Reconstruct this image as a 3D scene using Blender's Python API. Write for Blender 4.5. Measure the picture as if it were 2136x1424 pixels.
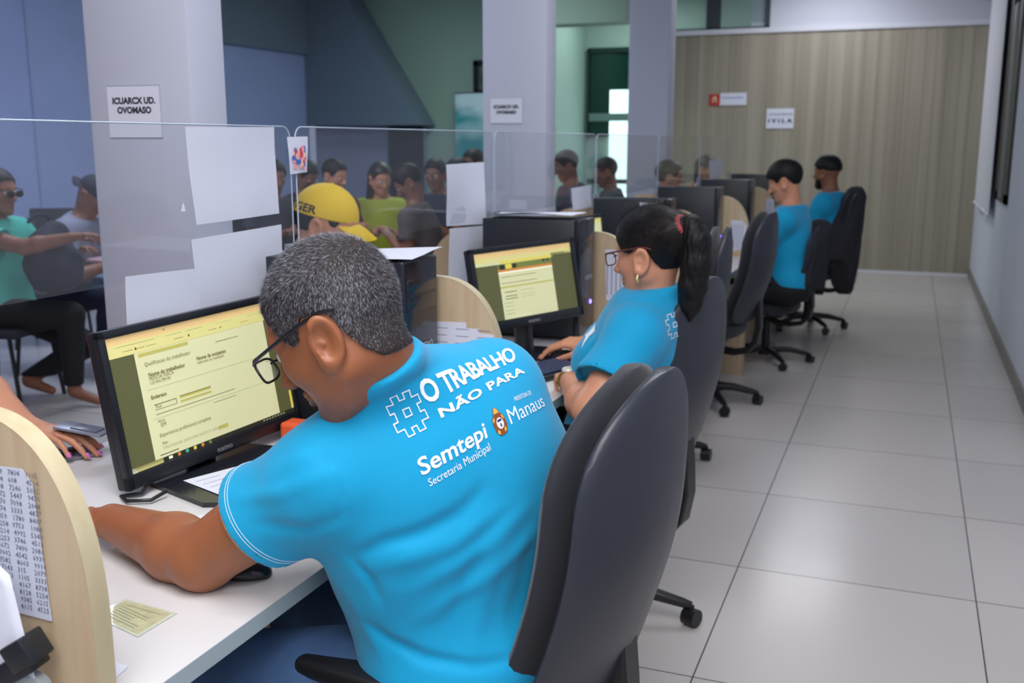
import bpy, bmesh, math, random
import numpy as np
from mathutils import Vector, Matrix, Euler
from mathutils.bvhtree import BVHTree
random.seed(7); rng = np.random.default_rng(7)
SC = bpy.context.scene
for o in list(bpy.data.objects): bpy.data.objects.remove(o, do_unlink=True)
COL = SC.collection
R = math.radians

# ---------------------------------------------------------------- camera
cam = bpy.data.cameras.new('camera'); camo = bpy.data.objects.new('camera', cam); COL.objects.link(camo)
cam.sensor_width = 36.0; cam.lens = 36.0 * 2122.0 / 2136.0; cam.clip_start = .05
camo.location = (0, 0, 1.45); camo.rotation_euler = (R(90 - 11.1), 0, R(21.15))
cam.dof.use_dof = True; cam.dof.focus_distance = 1.75; cam.dof.aperture_fstop = 5.6
SC.camera = camo

# ---------------------------------------------------------------- world, lights, exposure
def srgb(r, g, b):
    f = lambda c: (c / 12.92 if c <= .04045 else ((c + .055) / 1.055) ** 2.4)
    return (f(r / 255.), f(g / 255.), f(b / 255.), 1.)
W = bpy.data.worlds.new('world'); SC.world = W; W.use_nodes = True
W.node_tree.nodes['Background'].inputs[0].default_value = (.62, .72, 1.0, 1); W.node_tree.nodes['Background'].inputs[1].default_value = .18
SC.view_settings.view_transform = 'Standard'; SC.view_settings.look = 'None'; SC.view_settings.gamma = 1
SC.view_settings.use_curve_mapping = False; SC.view_settings.exposure = 0.74
def area(name, loc, size, power, col=(1, 1, 1), rot=(0, 0, 0), sy=None, spread=180):
    l = bpy.data.lights.new(name, 'AREA'); l.energy = power; l.color = col; l.size = size; l.spread = R(spread)
    if sy: l.shape = 'RECTANGLE'; l.size_y = sy
    o = bpy.data.objects.new(name, l); COL.objects.link(o); o.location = loc; o.rotation_euler = rot
    return o
area('ceiling_panel_light_near', (-.5, .3, 3.22), 1.6, 36, (1, .97, .96), sy=1.6)
area('ceiling_panel_light_mid', (-.6, 4.2, 3.22), .9, 17, (.96, .96, 1), sy=1.6)
area('ceiling_panel_light_far', (-.9, 10.9, 3.22), .9, 15, (.96, .96, 1), sy=1.6)
area('flash_bounce_light', (.25, -.9, 2.7), 1.3, 20, (1, .97, .95), rot=(R(52), 0, R(24)), sy=1.0)
area('waiting_room_light', (-4.4, 5.0, 3.15), 1.6, 26, (.74, .82, 1.0), sy=1.2)
area('lobby_light', (-3.9, 8.9, 3.2), 1.0, 24, (.80, 1.0, .92), sy=1.0)
area('lobby_light_far', (-3.3, 12.4, 3.2), .8, 9, (.82, 1.0, .95), sy=.8)

# ---------------------------------------------------------------- materials
MC = {}
def mat(name, col, rough=.6, metal=0., spec=.5, bump=0., bscale=200., noise=0., nscale=8., emis=None, es=0., sheen=0., alpha=1., trans=0., coat=0., stretch=None, sss=0.):
    if name in MC: return MC[name]
    m = bpy.data.materials.new(name); m.use_nodes = True; nt = m.node_tree; b = nt.nodes['Principled BSDF']
    c = srgb(*col); b.inputs['Base Color'].default_value = c; b.inputs['Roughness'].default_value = rough
    b.inputs['Metallic'].default_value = metal; b.inputs['Specular IOR Level'].default_value = spec
    if sheen: b.inputs['Sheen Weight'].default_value = sheen
    if trans: b.inputs['Transmission Weight'].default_value = trans
    if coat: b.inputs['Coat Weight'].default_value = coat
    if sss: b.inputs['Subsurface Weight'].default_value = sss; b.inputs['Subsurface Radius'].default_value = (.01, .004, .002); b.inputs['Subsurface Scale'].default_value = 1.
    if alpha < 1: b.inputs['Alpha'].default_value = alpha
    if emis: b.inputs['Emission Color'].default_value = srgb(*emis); b.inputs['Emission Strength'].default_value = es
    if bump or noise:
        tc = nt.nodes.new('ShaderNodeTexCoord'); mp = nt.nodes.new('ShaderNodeMapping'); nt.links.new(tc.outputs['Object'], mp.inputs[0])
        if stretch: mp.inputs['Scale'].default_value = stretch
    if bump:
        n = nt.nodes.new('ShaderNodeTexNoise'); n.inputs['Scale'].default_value = bscale; n.inputs['Detail'].default_value = 3
        bp = nt.nodes.new('ShaderNodeBump'); bp.inputs['Strength'].default_value = bump; bp.inputs['Distance'].default_value = .002
        nt.links.new(mp.outputs[0], n.inputs['Vector']); nt.links.new(n.outputs[0], bp.inputs['Height']); nt.links.new(bp.outputs[0], b.inputs['Normal'])
    if noise:
        n = nt.nodes.new('ShaderNodeTexNoise'); n.inputs['Scale'].default_value = nscale; n.inputs['Detail'].default_value = 4
        mr = nt.nodes.new('ShaderNodeMapRange'); mr.inputs['From Min'].default_value = .3; mr.inputs['From Max'].default_value = .7
        mr.inputs['To Min'].default_value = 1 - noise; mr.inputs['To Max'].default_value = 1 + noise
        mx = nt.nodes.new('ShaderNodeMix'); mx.data_type = 'RGBA'; mx.blend_type = 'MULTIPLY'; mx.inputs[0].default_value = 1
        mx.inputs[6].default_value = c
        nt.links.new(mp.outputs[0], n.inputs['Vector']); nt.links.new(n.outputs[0], mr.inputs[0]); nt.links.new(mr.outputs[0], mx.inputs[7]); nt.links.new(mx.outputs[2], b.inputs['Base Color'])
    MC[name] = m; return m
def acrylic_mat():
    m = bpy.data.materials.new('acrylic'); m.use_nodes = True; nt = m.node_tree; nt.nodes.clear()
    out = nt.nodes.new('ShaderNodeOutputMaterial'); tr = nt.nodes.new('ShaderNodeBsdfTransparent'); gl = nt.nodes.new('ShaderNodeBsdfGlossy')
    df = nt.nodes.new('ShaderNodeBsdfDiffuse'); fr = nt.nodes.new('ShaderNodeFresnel'); m1 = nt.nodes.new('ShaderNodeMixShader'); m2 = nt.nodes.new('ShaderNodeMixShader')
    tr.inputs[0].default_value = (.95, .965, .98, 1); gl.inputs['Roughness'].default_value = .03; df.inputs[0].default_value = (.75, .78, .85, 1); fr.inputs[0].default_value = 1.49
    m2.inputs[0].default_value = .02
    nt.links.new(tr.outputs[0], m2.inputs[1]); nt.links.new(df.outputs[0], m2.inputs[2])
    ge = nt.nodes.new('ShaderNodeNewGeometry'); iv = nt.nodes.new('ShaderNodeMath'); iv.operation = 'SUBTRACT'; iv.inputs[0].default_value = 1; ml = nt.nodes.new('ShaderNodeMath'); ml.operation = 'MULTIPLY'
    nt.links.new(ge.outputs['Backfacing'], iv.inputs[1]); nt.links.new(iv.outputs[0], ml.inputs[0]); nt.links.new(fr.outputs[0], ml.inputs[1]); nt.links.new(ml.outputs[0], m1.inputs[0]); nt.links.new(m2.outputs[0], m1.inputs[1]); nt.links.new(gl.outputs[0], m1.inputs[2]); nt.links.new(m1.outputs[0], out.inputs[0])
    return m

# ---------------------------------------------------------------- mesh helpers
def xf(vs, M):
    vs = np.asarray(vs, float); M = np.array(M); return vs @ M[:3, :3].T + M[:3, 3]
class MB:
    def __init__(s): s.v = []; s.f = []; s.m = []; s.n = 0
    def add(s, vs, fs, mi=0, M=None):
        vs = np.asarray(vs, float)
        if M is not None: vs = xf(vs, M)
        s.v.append(vs); s.f += [tuple(i + s.n for i in f) for f in fs]; s.m += [mi] * len(fs); s.n += len(vs); return s
    def box(s, lo, hi, mi=0, M=None):
        x0, y0, z0 = lo; x1, y1, z1 = hi
        v = [(x0, y0, z0), (x1, y0, z0), (x1, y1, z0), (x0, y1, z0), (x0, y0, z1), (x1, y0, z1), (x1, y1, z1), (x0, y1, z1)]
        return s.add(v, [(0, 3, 2, 1), (4, 5, 6, 7), (0, 1, 5, 4), (1, 2, 6, 5), (2, 3, 7, 6), (3, 0, 4, 7)], mi, M)
    def bbox(s, lo, hi, b=.004, seg=2, mi=0, M=None):          # bevelled box
        bm = bmesh.new(); bmesh.ops.create_cube(bm, size=1)
        for v in bm.verts: v.co = Vector([lo[i] + (v.co[i] + .5) * (hi[i] - lo[i]) for i in range(3)])
        b = min(b, min(hi[i] - lo[i] for i in range(3)) * .49)
        bmesh.ops.bevel(bm, geom=bm.edges[:], offset=b, segments=seg, profile=.5, affect='EDGES')
        bm.verts.index_update(); s.add([v.co[:] for v in bm.verts], [[v.index for v in f.verts] for f in bm.faces], mi, M); bm.free(); return s
    def prism(s, poly, axis, a, b, mi=0, M=None):               # polygon (2-D) extruded along an axis
        n = len(poly); vs = []
        for t in (a, b):
            for (p, q) in poly: vs.append({0: (t, p, q), 1: (p, t, q), 2: (p, q, t)}[axis])
        fs = [tuple(range(n)), tuple(range(2 * n - 1, n - 1, -1))] + [(i, i + n, (i + 1) % n + n, (i + 1) % n) for i in range(n)]
        return s.add(vs, fs, mi, M)
    def tube(s, pts, r, n=10, mi=0, M=None, cap=True):
        pts = [Vector(p) for p in pts]; rs = r if hasattr(r, '__len__') else [r] * len(pts); vs = []; fs = []; up = None
        for i, p in enumerate(pts):
            t = (pts[min(i + 1, len(pts) - 1)] - pts[max(i - 1, 0)]).normalized()
            if up is None: up = t.orthogonal().normalized()
            up = (up - t * up.dot(t)); up = up.normalized() if up.length > 1e-6 else t.orthogonal().normalized(); sd = t.cross(up)
            for k in range(n):
                a = 2 * math.pi * k / n; vs.append((p + (up * math.cos(a) + sd * math.sin(a)) * rs[i])[:])
        for i in range(len(pts) - 1):
            for k in range(n): fs.append((i * n + k, i * n + (k + 1) % n, (i + 1) * n + (k + 1) % n, (i + 1) * n + k))
        if cap: fs += [tuple(range(n - 1, -1, -1)), tuple(range((len(pts) - 1) * n, len(pts) * n))]
        return s.add(vs, fs, mi, M)
    def lathe(s, prof, n=20, mi=0, M=None):                     # (r, z) profile round z
        vs = []; fs = []
        for (r, z) in prof:
            for k in range(n): a = 2 * math.pi * k / n; vs.append((r * math.cos(a), r * math.sin(a), z))
        for i in range(len(prof) - 1):
            for k in range(n): fs.append((i * n + k, i * n + (k + 1) % n, (i + 1) * n + (k + 1) % n, (i + 1) * n + k))
        fs += [tuple(range(n - 1, -1, -1)), tuple(range((len(prof) - 1) * n, len(prof) * n))]
        return s.add(vs, fs, mi, M)
    def mesh(s, name, mats, smooth=0):
        me = bpy.data.meshes.new(name); me.from_pydata(np.concatenate(s.v).tolist(), [], s.f)
        for m in (mats if isinstance(mats, (list, tuple)) else [mats]): me.materials.append(m)
        me.polygons.foreach_set('material_index', s.m)
        bm = bmesh.new(); bm.from_mesh(me); bmesh.ops.recalc_face_normals(bm, faces=bm.faces[:])
        if smooth:
            for f in bm.faces: f.smooth = True
            for e in bm.edges:
                if len(e.link_faces) == 2 and e.calc_face_angle(0) > R(smooth): e.smooth = False
        bm.to_mesh(me); bm.free(); me.update(); return me
    def build(s, name, mats, parent=None, smooth=0, M=None):
        o = bpy.data.objects.new(name, s.mesh(name, mats, smooth)); COL.objects.link(o)
        if M is not None: o.matrix_world = M
        if parent: o.parent = parent
        return o
def tag(o, label=None, cat=None, group=None, kind=None):
    if label: o['label'] = label
    if cat: o['category'] = cat
    if group: o['group'] = group
    if kind: o['kind'] = kind
    return o
def thing(name, label, cat, loc=(0, 0, 0), rz=0, group=None):
    o = bpy.data.objects.new(name, None); COL.objects.link(o); o.location = loc; o.rotation_euler = (0, 0, rz); o.empty_display_size = .05
    return tag(o, label, cat, group)
def dup(o, parent=None):
    c = o.copy(); COL.objects.link(c)
    if parent: c.parent = parent; c.matrix_parent_inverse = o.matrix_parent_inverse.copy()
    for ch in o.children: dup(ch, c)
    return c
def struct(o): o['kind'] = 'structure'; return o
def MT(loc=(0, 0, 0), rot=(0, 0, 0), sc=1): return Matrix.LocRotScale(Vector(loc), Euler(rot), Vector((sc,) * 3))
def text_mesh(body, size=1., offset=0., align='LEFT', res=4, space=1.):
    cu = bpy.data.curves.new('t', 'FONT'); cu.body = body; cu.size = size; cu.offset = offset; cu.align_x = align; cu.resolution_u = res; cu.space_character = space
    o = bpy.data.objects.new('t', cu); COL.objects.link(o)
    me = bpy.data.meshes.new_from_object(o.evaluated_get(bpy.context.evaluated_depsgraph_get()))
    bpy.data.objects.remove(o, do_unlink=True); bpy.data.curves.remove(cu)
    vs = np.array([v.co[:] for v in me.vertices]).reshape(-1, 3); fs = [tuple(p.vertices) for p in me.polygons]; bpy.data.meshes.remove(me)
    return vs, fs
def paper(name, corners, m, parent=None, curl=.01, nx=10, ny=12, t=.0006, seed=0):   # corners TL TR BR BL; a slightly buckled sheet
    r = np.random.default_rng(seed); c = np.array(corners, float); g = []
    nrm = np.cross(c[1] - c[0], c[3] - c[0]); nrm /= np.linalg.norm(nrm); ph = r.uniform(0, 6, 4)
    for j in range(ny + 1):
        for i in range(nx + 1):
            a, b = i / nx, j / ny
            p = (c[0] * (1 - a) + c[1] * a) * (1 - b) + (c[3] * (1 - a) + c[2] * a) * b
            d = curl * (.5 * math.sin(3.1 * a + ph[0] + 1.5 * b) + .3 * math.sin(5 * b + ph[1]) + .2 * math.sin(7 * a * b + ph[2]))
            g.append(p + nrm * d)
    g = np.array(g); n = (nx + 1) * (ny + 1); fs = []
    for j in range(ny):
        for i in range(nx):
            k = j * (nx + 1) + i; fs.append((k, k + 1, k + nx + 2, k + nx + 1)); fs.append((n + k, n + k + nx + 1, n + k + nx + 2, n + k + 1))
    edge = [j * (nx + 1) for j in range(ny)] + [ny * (nx + 1) + i for i in range(nx)] + [j * (nx + 1) + nx for j in range(ny, 0, -1)] + [i for i in range(nx, 0, -1)]
    for a, b in zip(edge, edge[1:] + edge[:1]): fs.append((a, b, b + n, a + n))
    return MB().add(np.vstack([g, g + nrm * t]), fs).build(name, m, parent, 30)
# ================================================================ THE ROOM
def tile_mat():
    m = bpy.data.materials.new('floor_tile'); m.use_nodes = True; nt = m.node_tree; b = nt.nodes['Principled BSDF']; L = nt.links.new
    tc = nt.nodes.new('ShaderNodeTexCoord'); mp = nt.nodes.new('ShaderNodeMapping'); L(tc.outputs['Object'], mp.inputs[0])
    mp.inputs['Location'].default_value = (.465 / .757, -.195 / .797, 0); mp.inputs['Scale'].default_value = (1 / .757, 1 / .797, 1)
    br = nt.nodes.new('ShaderNodeTexBrick'); L(mp.outputs[0], br.inputs['Vector']); br.offset = 0; br.squash = 1
    br.inputs['Scale'].default_value = 1; br.inputs['Brick Width'].default_value = 1; br.inputs['Row Height'].default_value = 1
    br.inputs['Mortar Size'].default_value = .0030; br.inputs['Mortar Smooth'].default_value = .2; br.inputs['Bias'].default_value = 0
    br.inputs['Color1'].default_value = srgb(196, 191, 188); br.inputs['Color2'].default_value = srgb(189, 185, 183); br.inputs['Mortar'].default_value = srgb(60, 56, 56)
    n = nt.nodes.new('ShaderNodeTexNoise'); n.inputs['Scale'].default_value = 2.5; L(tc.outputs['Object'], n.inputs['Vector'])
    mr = nt.nodes.new('ShaderNodeMapRange'); mr.inputs['To Min'].default_value = .21; mr.inputs['To Max'].default_value = .28; L(n.outputs[0], mr.inputs[0]); L(mr.outputs[0], b.inputs['Roughness'])
    L(br.outputs[0], b.inputs['Base Color']); b.inputs['Specular IOR Level'].default_value = .45
    bp = nt.nodes.new('ShaderNodeBump'); bp.inputs['Strength'].default_value = .5; bp.inputs['Distance'].default_value = .001; bp.invert = True
    L(br.outputs['Fac'], bp.inputs['Height']); L(bp.outputs[0], b.inputs['Normal'])
    return m
def wood_mat(name, c1, c2, c3, scale, stretch, rough=.45, plank=0, bandw=1.2):
    m = bpy.data.materials.new(name); m.use_nodes = True; nt = m.node_tree; b = nt.nodes['Principled BSDF']; L = nt.links.new
    tc = nt.nodes.new('ShaderNodeTexCoord'); mp = nt.nodes.new('ShaderNodeMapping'); L(tc.outputs['Object'], mp.inputs[0]); mp.inputs['Scale'].default_value = stretch
    n = nt.nodes.new('ShaderNodeTexNoise'); n.inputs['Scale'].default_value = scale; n.inputs['Detail'].default_value = 6; n.inputs['Distortion'].default_value = bandw; L(mp.outputs[0], n.inputs['Vector'])
    cr = nt.nodes.new('ShaderNodeValToRGB'); L(n.outputs[0], cr.inputs[0])
    cr.color_ramp.elements[0].position = .32; cr.color_ramp.elements[0].color = srgb(*c1); cr.color_ramp.elements[1].position = .68; cr.color_ramp.elements[1].color = srgb(*c3)
    e = cr.color_ramp.elements.new(.5); e.color = srgb(*c2); L(cr.outputs[0], b.inputs['Base Color']); b.inputs['Roughness'].default_value = rough
    return m
WHITE = mat('white_wall', (204, 207, 220), .7, bump=.15, bscale=60)
PILLARM = mat('pillar_paint', (196, 200, 216), .6, bump=.1, bscale=50)
GREYP = mat('grey_plinth', (128, 124, 122), .5)
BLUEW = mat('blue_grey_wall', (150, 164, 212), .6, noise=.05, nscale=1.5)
DARKW = mat('shadowed_soffit', (104, 120, 138), .7)  # shadow of the stair and landing is put into this darker colour
GREENW = mat('green_wall', (142, 168, 158), .6)
BIRCH = wood_mat('birch_laminate', (184, 160, 128), (194, 172, 140), (204, 184, 154), 2.2, (9, 9, .6))
BIRCHE = wood_mat('birch_edge', (188, 174, 138), (194, 181, 145), (202, 190, 156), 2.2, (9, 9, .6))
PANELW = wood_mat('oak_panel', (142, 134, 118), (153, 145, 129), (166, 158, 142), 1.1, (7, 7, .16), .5, bandw=.3)
FLOORM = tile_mat()
def slab(name, lo, hi, m, parent=None): return MB().box(lo, hi).build(name, m, parent)
struct(slab('floor', (-9.2, -3.2, -.1), (.9, 17, 0), FLOORM))
struct(slab('ceiling', (-9.2, -3.2, 3.3), (.9, 17, 3.4), mat('ceiling_paint', (215, 217, 222), .8)))
struct(slab('wall_rear', (-9.2, -3.3, 0), (.9, -3.2, 3.3), WHITE))
# right wall with the window opening near its far end: y 5.2 .. 8.45, z 1.04 .. 2.75
mb = MB(); WX = .672
mb.box((WX, -3.2, 0), (WX + .16, 8.22, 3.3)).box((WX, 9.2, 0), (WX + .16, 12.36, 3.3)).box((WX, 8.22, 0), (WX + .16, 9.2, 1.0)).box((WX, 8.22, 2.75), (WX + .16, 9.2, 3.3))
struct(mb.build('wall_right', WHITE))
w = MB(); BLK = mat('black_frame', (22, 26, 28), .35); ALU = mat('grey_aluminium', (112, 122, 126), .35, .6)
w.box((WX - .02, 8.98, 1.0), (WX + .05, 9.2, 2.75)).box((WX - .02, 8.22, 1.0), (WX + .05, 9.2, 1.07)).box((WX - .02, 8.22, 2.68), (WX + .05, 9.2, 2.75)).box((WX - .02, 8.22, 1.0), (WX + .05, 8.42, 2.75))

win = struct(w.build('window_1', BLK)); MB().box((WX - .030, 8.55, 1.03), (WX - .004, 8.80, 2.45)).build('window_slide_rail', ALU, win)
g = mat('dark_glass', (18, 26, 30), .06, spec=.8); MB().box((WX + .02, 8.40, 1.05), (WX + .026, 9.0, 2.7)).build('pane', g, win)
# grey skirting along the right wall, rounded on top
struct(MB().prism([(WX - .012, 0), (WX + .02, 0), (WX + .02, .10), (WX - .006, .10), (WX - .012, .09)], 1, -3.2, 12.2).build('baseboard_right', GREYP))
# white roller blind beside the window
bl = thing('roller_blind', 'white roller blind hanging against the right wall next to the dark window', 'blind', (.62, 10.3, .84))
BW = mat('blind_fabric', (208, 208, 218), .6, bump=.1, bscale=300)
mb = MB(); poly = []
ys = np.linspace(9.34, 11.4, 50)
for y in ys: poly.append((.618 + .006 * math.sin(y * 9), y))
pts = poly + [(x + .004, y) for x, y in poly[::-1]]
mb.prism(pts, 2, .86, 2.82); o = mb.build('blind_cloth', BW, None, 40); o.parent = bl; o.matrix_parent_inverse = bl.matrix_world.inverted() if False else Matrix.Translation((-.62, -10.3, -.84))
def local(o, p): o.parent = p; o.matrix_parent_inverse = Matrix.Translation(-Vector(p.location)); return o
local(MB().tube([(.62, 9.34, .855), (.62, 11.4, .855)], .012, 8).build('bottom_rail', BW, smooth=40), bl)
local(MB().tube([(.60, 9.32, 2.84), (.60, 11.42, 2.84)], .03, 12).build('roller_tube', mat('blind_tube', (150, 152, 165), .4), smooth=40), bl)
local(MB().lathe([(.006, 0), (.011, .004), (.011, .05), (.005, .06)], 10, M=MT((.606, 9.38, .79))).build('cord_weight', mat('clear_weight', (225, 228, 235), .15), smooth=40), bl)
# wood panelled partition at the far end, white trims, white wall and the glazed opening above it
WY = 12.2
def groove_panel():
    mb = MB(); x = -2.68; k = 0; rr = random.Random(3)
    while x < WX - .02:
        w_ = rr.choice((.11, .14, .17, .20)); x1 = min(x + w_, WX); mb.box((x + .0015, WY + .0025 * (k % 2), 0.012), (x1 - .0015, WY + .05, 2.66)); x = x1; k += 1
    mb.box((-2.68, WY + .01, 0.012), (WX, WY + .06, 2.66)); return mb
struct(groove_panel().build('wall_far', PANELW))
struct(slab('trim_1', (-2.74, WY - .025, 2.66), (WX, WY + .08, 2.715), mat('white_trim', (214, 216, 226), .4)))
struct(slab('trim_2', (-2.76, WY - .03, 0), (-2.68, WY + .08, 2.70), MC['white_trim']))
struct(slab('trim_3', (-2.68, WY - .012, 0), (WX, WY, .022), MC['white_trim']))
struct(slab('wall_far_upper', (-1.62, WY + .01, 2.71), (WX, WY + .1, 3.3), WHITE))
w = MB().box((-1.66, WY, 2.71), (-1.60, WY + .08, 3.3)).box((-2.74, WY, 2.71), (-1.6, WY + .08, 2.735)).box((-2.32, WY, 2.71), (-2.16, WY + .06, 3.3))
win = struct(w.build('window_2', mat('dark_grey_frame', (58, 66, 74), .4)))
gm = mat('greenish_glass', (190, 215, 205), .03, alpha=.18); MB().box((-2.74, WY + .04, 2.735), (-1.66, WY + .045, 3.3)).build('pane', gm, win)

# waiting room behind the desks: blue-grey panelled wall, stair soffit coloured dark for its shadow, green walls
struct(slab('wall_left', (-6.9, -3.2, 0), (-6.8, 10.8, 2.46), BLUEW))
mb = MB()
for y in (3.05, 3.42, 5.2, 6.6): mb.box((-6.8, y, 0), (-6.785, y + .03, 3.3))
struct(mb.build('trim_4', mat('pale_blue_strip', (150, 162, 200), .5)))
struct(slab('wall_left_upper', (-6.9, -3.2, 2.46), (-6.8, 7.4, 3.3), BLUEW))
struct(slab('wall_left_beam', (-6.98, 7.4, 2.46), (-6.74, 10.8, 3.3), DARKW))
struct(slab('trim_5', (-6.8, -3.2, .0), (-6.78, 10.8, .1), mat('blue_skirting', (110, 120, 150), .5)))
SOF = [(-6.8, 1.64), (-5.30, 1.64), (-5.83, 2.46), (-6.35, 3.3), (-6.98, 3.3), (-6.98, 1.64)]
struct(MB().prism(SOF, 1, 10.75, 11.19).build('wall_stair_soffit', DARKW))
struct(slab('wall_under_stair', (-6.9, 11.1, 0), (-5.42, 11.19, 1.66), mat('under_stair_grey', (134, 142, 170), .7)))  # plain blue-grey wall below the stair
struct(slab('door_1', (-5.86, 11.04, 0), (-5.42, 11.1, 1.63), mat('dark_door', (34, 40, 52), .5)))
GY = 11.2
struct(slab('wall_green', (-6.9, GY, 0), (-4.13, GY + .1, 3.3), GREENW))
struct(slab('wall_green_return', (-4.23, GY, 0), (-4.13, 13.4, 3.3), mat('pale_green_wall', (172, 196, 188), .6)))
struct(slab('wall_green_far', (-4.13, 13.4, 0), (-2.0, 13.5, 3.3), mat('pale_green_wall', (172, 196, 188), .6)))
struct(slab('trim_6', (-4.25, 10.2, 2.62), (-2.74, 10.5, 3.3), mat('green_bulkhead', (128, 148, 140), .6)))
w = MB(); DG = mat('dark_green_frame', (16, 48, 44), .4)
w.box((-4.08, 13.34, .9), (-3.1, 13.4, .96)).box((-4.06, 13.34, 1.72), (-3.1, 13.39, 1.82), 1).box((-4.09, 13.33, 2.60), (-3.1, 13.4, 2.66)).box((-4.09, 13.33, 1.5), (-4.06, 13.4, 2.66))
win = struct(w.build('window_3', [DG, mat('pale_sill', (120, 150, 145), .5)]))
MB().box((-4.06, 13.37, 1.52), (-3.1, 13.385, 2.6)).build('pane', mat('deep_green_glass', (10, 56, 48), .1), win)
MB().box((-3.78, 13.355, .35), (-3.1, 13.368, 2.12)).build('daylight_pane', mat('bright_daylight', (200, 235, 235), .5, emis=(205, 240, 240), es=1.1), win)

# pillars behind the counter
def pillar(name, x0, x1, y0, y1):
    o = MB().bbox((x0, y0, 0), (x1, y1, 3.3), .012, 2).build(name, PILLARM, smooth=40); return struct(o)
pillar('trim_7', -2.225, -1.86, 2.365, 2.525)
pillar('trim_8', -2.28, -1.90, 5.43, 5.60)
pillar('trim_9', -2.25, -1.905, 8.50, 8.72)
# ================================================================ THE COUNTER
DY = [.915, 2.285, 3.655, 5.025, 6.395, 7.765, 9.135]      # divider panels
TOPM = mat('white_laminate', (214, 212, 212), .38, spec=.4)
EDGEM = mat('grey_laminate_edge', (168, 182, 186), .4)
def divider_poly():
    xe, xc, top = -.903, -1.775, 1.122; pts = [(xe, 0.0)]
    n = 2.5
    for k in range(0, 29):
        a = (math.pi / 2) * k / 28; c, s = math.cos(a) ** (2 / n), math.sin(a) ** (2 / n)
        pts.append((xe - .19 + .19 * c, .83 + (top - .83) * s))
    for k in range(28, -1, -1):
        a = (math.pi / 2) * k / 28; c, s = math.cos(a) ** (2 / n), math.sin(a) ** (2 / n)
        pts.append((xc + .22 - .22 * c, .83 + (top - .83) * s))
    pts.append((xc, 0.0)); return pts
DP = divider_poly()
dl = ['nearest birch divider panel with the handwritten number sheet taped on', 'birch divider panel between the grey-haired man and the ponytailed woman', 'birch divider panel just beyond the ponytailed woman', 'birch divider panel behind the two empty dark chairs\' first desk', 'birch divider panel beside the black mouse and the second empty station', 'birch divider panel with sheet beside the young man\'s face', 'farthest birch divider panel beside the bearded man']
divs = []
for i, y in enumerate(DY):
    if i == 0:
        d = thing('divider_panel', dl[i], 'desk divider', (-1.34, y, 0), 0, 'birch divider panels of the counter')
        local(MB().prism(DP, 1, y - .0150, y + .0150).build('panel', BIRCH), d)
        eb = MB(); n = len(DP); vs = []
        for (x, z) in DP:                                             # light edge band, a skin standing .6 mm proud
            v = Vector((x + 1.34, z - .6)); k = 1 + .0008 / max(v.length, .1)
            vs += [(-1.34 + v.x * k, y - .0155, .6 + v.y * k), (-1.34 + v.x * k, y + .0155, .6 + v.y * k)]
        fs = [(2 * j, 2 * j + 1, 2 * j + 3, 2 * j + 2) for j in range(n - 1)]
        local(eb.add(vs, fs).build('edge_band', BIRCHE, smooth=60), d); d0 = d
    else:
        d = dup(d0); d.location.y = y; d['label'] = dl[i]
    divs.append(d)
dk = ['nearest white desk with the identity card and the large monitor', 'white desk of the ponytailed woman with the smaller monitor', 'white desk of the third station, behind the ponytail', 'white desk of the empty station with a black mouse', 'white desk of the young man in blue', 'farthest white desk, of the bearded man']
desks = []
for i in range(6):
    if i == 0:
        y0, y1 = DY[0] + .016, DY[1] - .016
        d = thing('desk', dk[0], 'desk', (-1.31, (y0 + y1) / 2, 0), 0, 'white desks of the counter')
        mb = MB().box((-1.74, y0, .722), (-.874, y1, .75), 0).box((-.8745, y0, .7222), (-.873, y1, .7498), 1)
        local(mb.build('worktop', [TOPM, EDGEM]), d)
        local(MB().box((-1.36, y0, .25), (-1.342, y1, .721)).build('modesty_panel', wood_mat('desk_wood', (150, 128, 98), (160, 138, 108), (172, 150, 120), 2.2, (9, .9, 9))), d); dd = d
    else:
        d = dup(dd); d.location.y += (DY[i] - DY[0]); d['label'] = dk[i]
    desks.append(d)
# nearer part of the counter, outside the frame to the lower left, carries on below the divider
AC = acrylic_mat(); EDG = mat('acrylic_edge', (180, 196, 212), .15, spec=.8)
al = ['clear acrylic screen at the far left with blank white sheets taped on its right', 'clear acrylic screen with the small coloured picture, in front of the yellow cap', 'clear acrylic screen in front of the dark group by the green window', 'clear acrylic screen in front of the third pillar', 'clear acrylic screen near the wood wall with a white note', 'farthest clear acrylic screen, before the wood wall']
AX = -1.49
for i in range(6):
    a, b = DY[i] + .012 - (.0 if i else 0), DY[i + 1] - .012
    s = thing('acrylic_screen', al[i], 'acrylic screen', (AX, (a + b) / 2, 1.13), 0, 'acrylic screens on the divider panels')
    z0, z1, t, r = 1.165, 1.488, .0025, .03
    pts = [(a, z0), (b, z0)]
    for k in range(6): q = math.pi / 2 * k / 5; pts.append((b - r + r * math.cos(q), z1 - r + r * math.sin(q)))
    for k in range(6): q = math.pi / 2 * (1 + k / 5); pts.append((a + r + r * math.cos(q), z1 - r + r * math.sin(q)))
    local(MB().prism(pts, 0, AX - t, AX + t).build('sheet', AC), s)
    rim = [(AX, p, q) for p, q in pts[2:]]; rim = [(AX, b, z0)] + rim + [(AX, a, z0)]
    local(MB().tube(rim, .0019, 6).build('polished_edge', EDG, smooth=60), s)
    for yy in ((a + .012), (b - .012)):
        local(MB().bbox((AX - .012, yy - .016, 1.1225), (AX + .012, yy + .016, 1.19), .002).build('bracket', mat('clear_bracket', (190, 200, 212), .15, trans=.6)), s)
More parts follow.
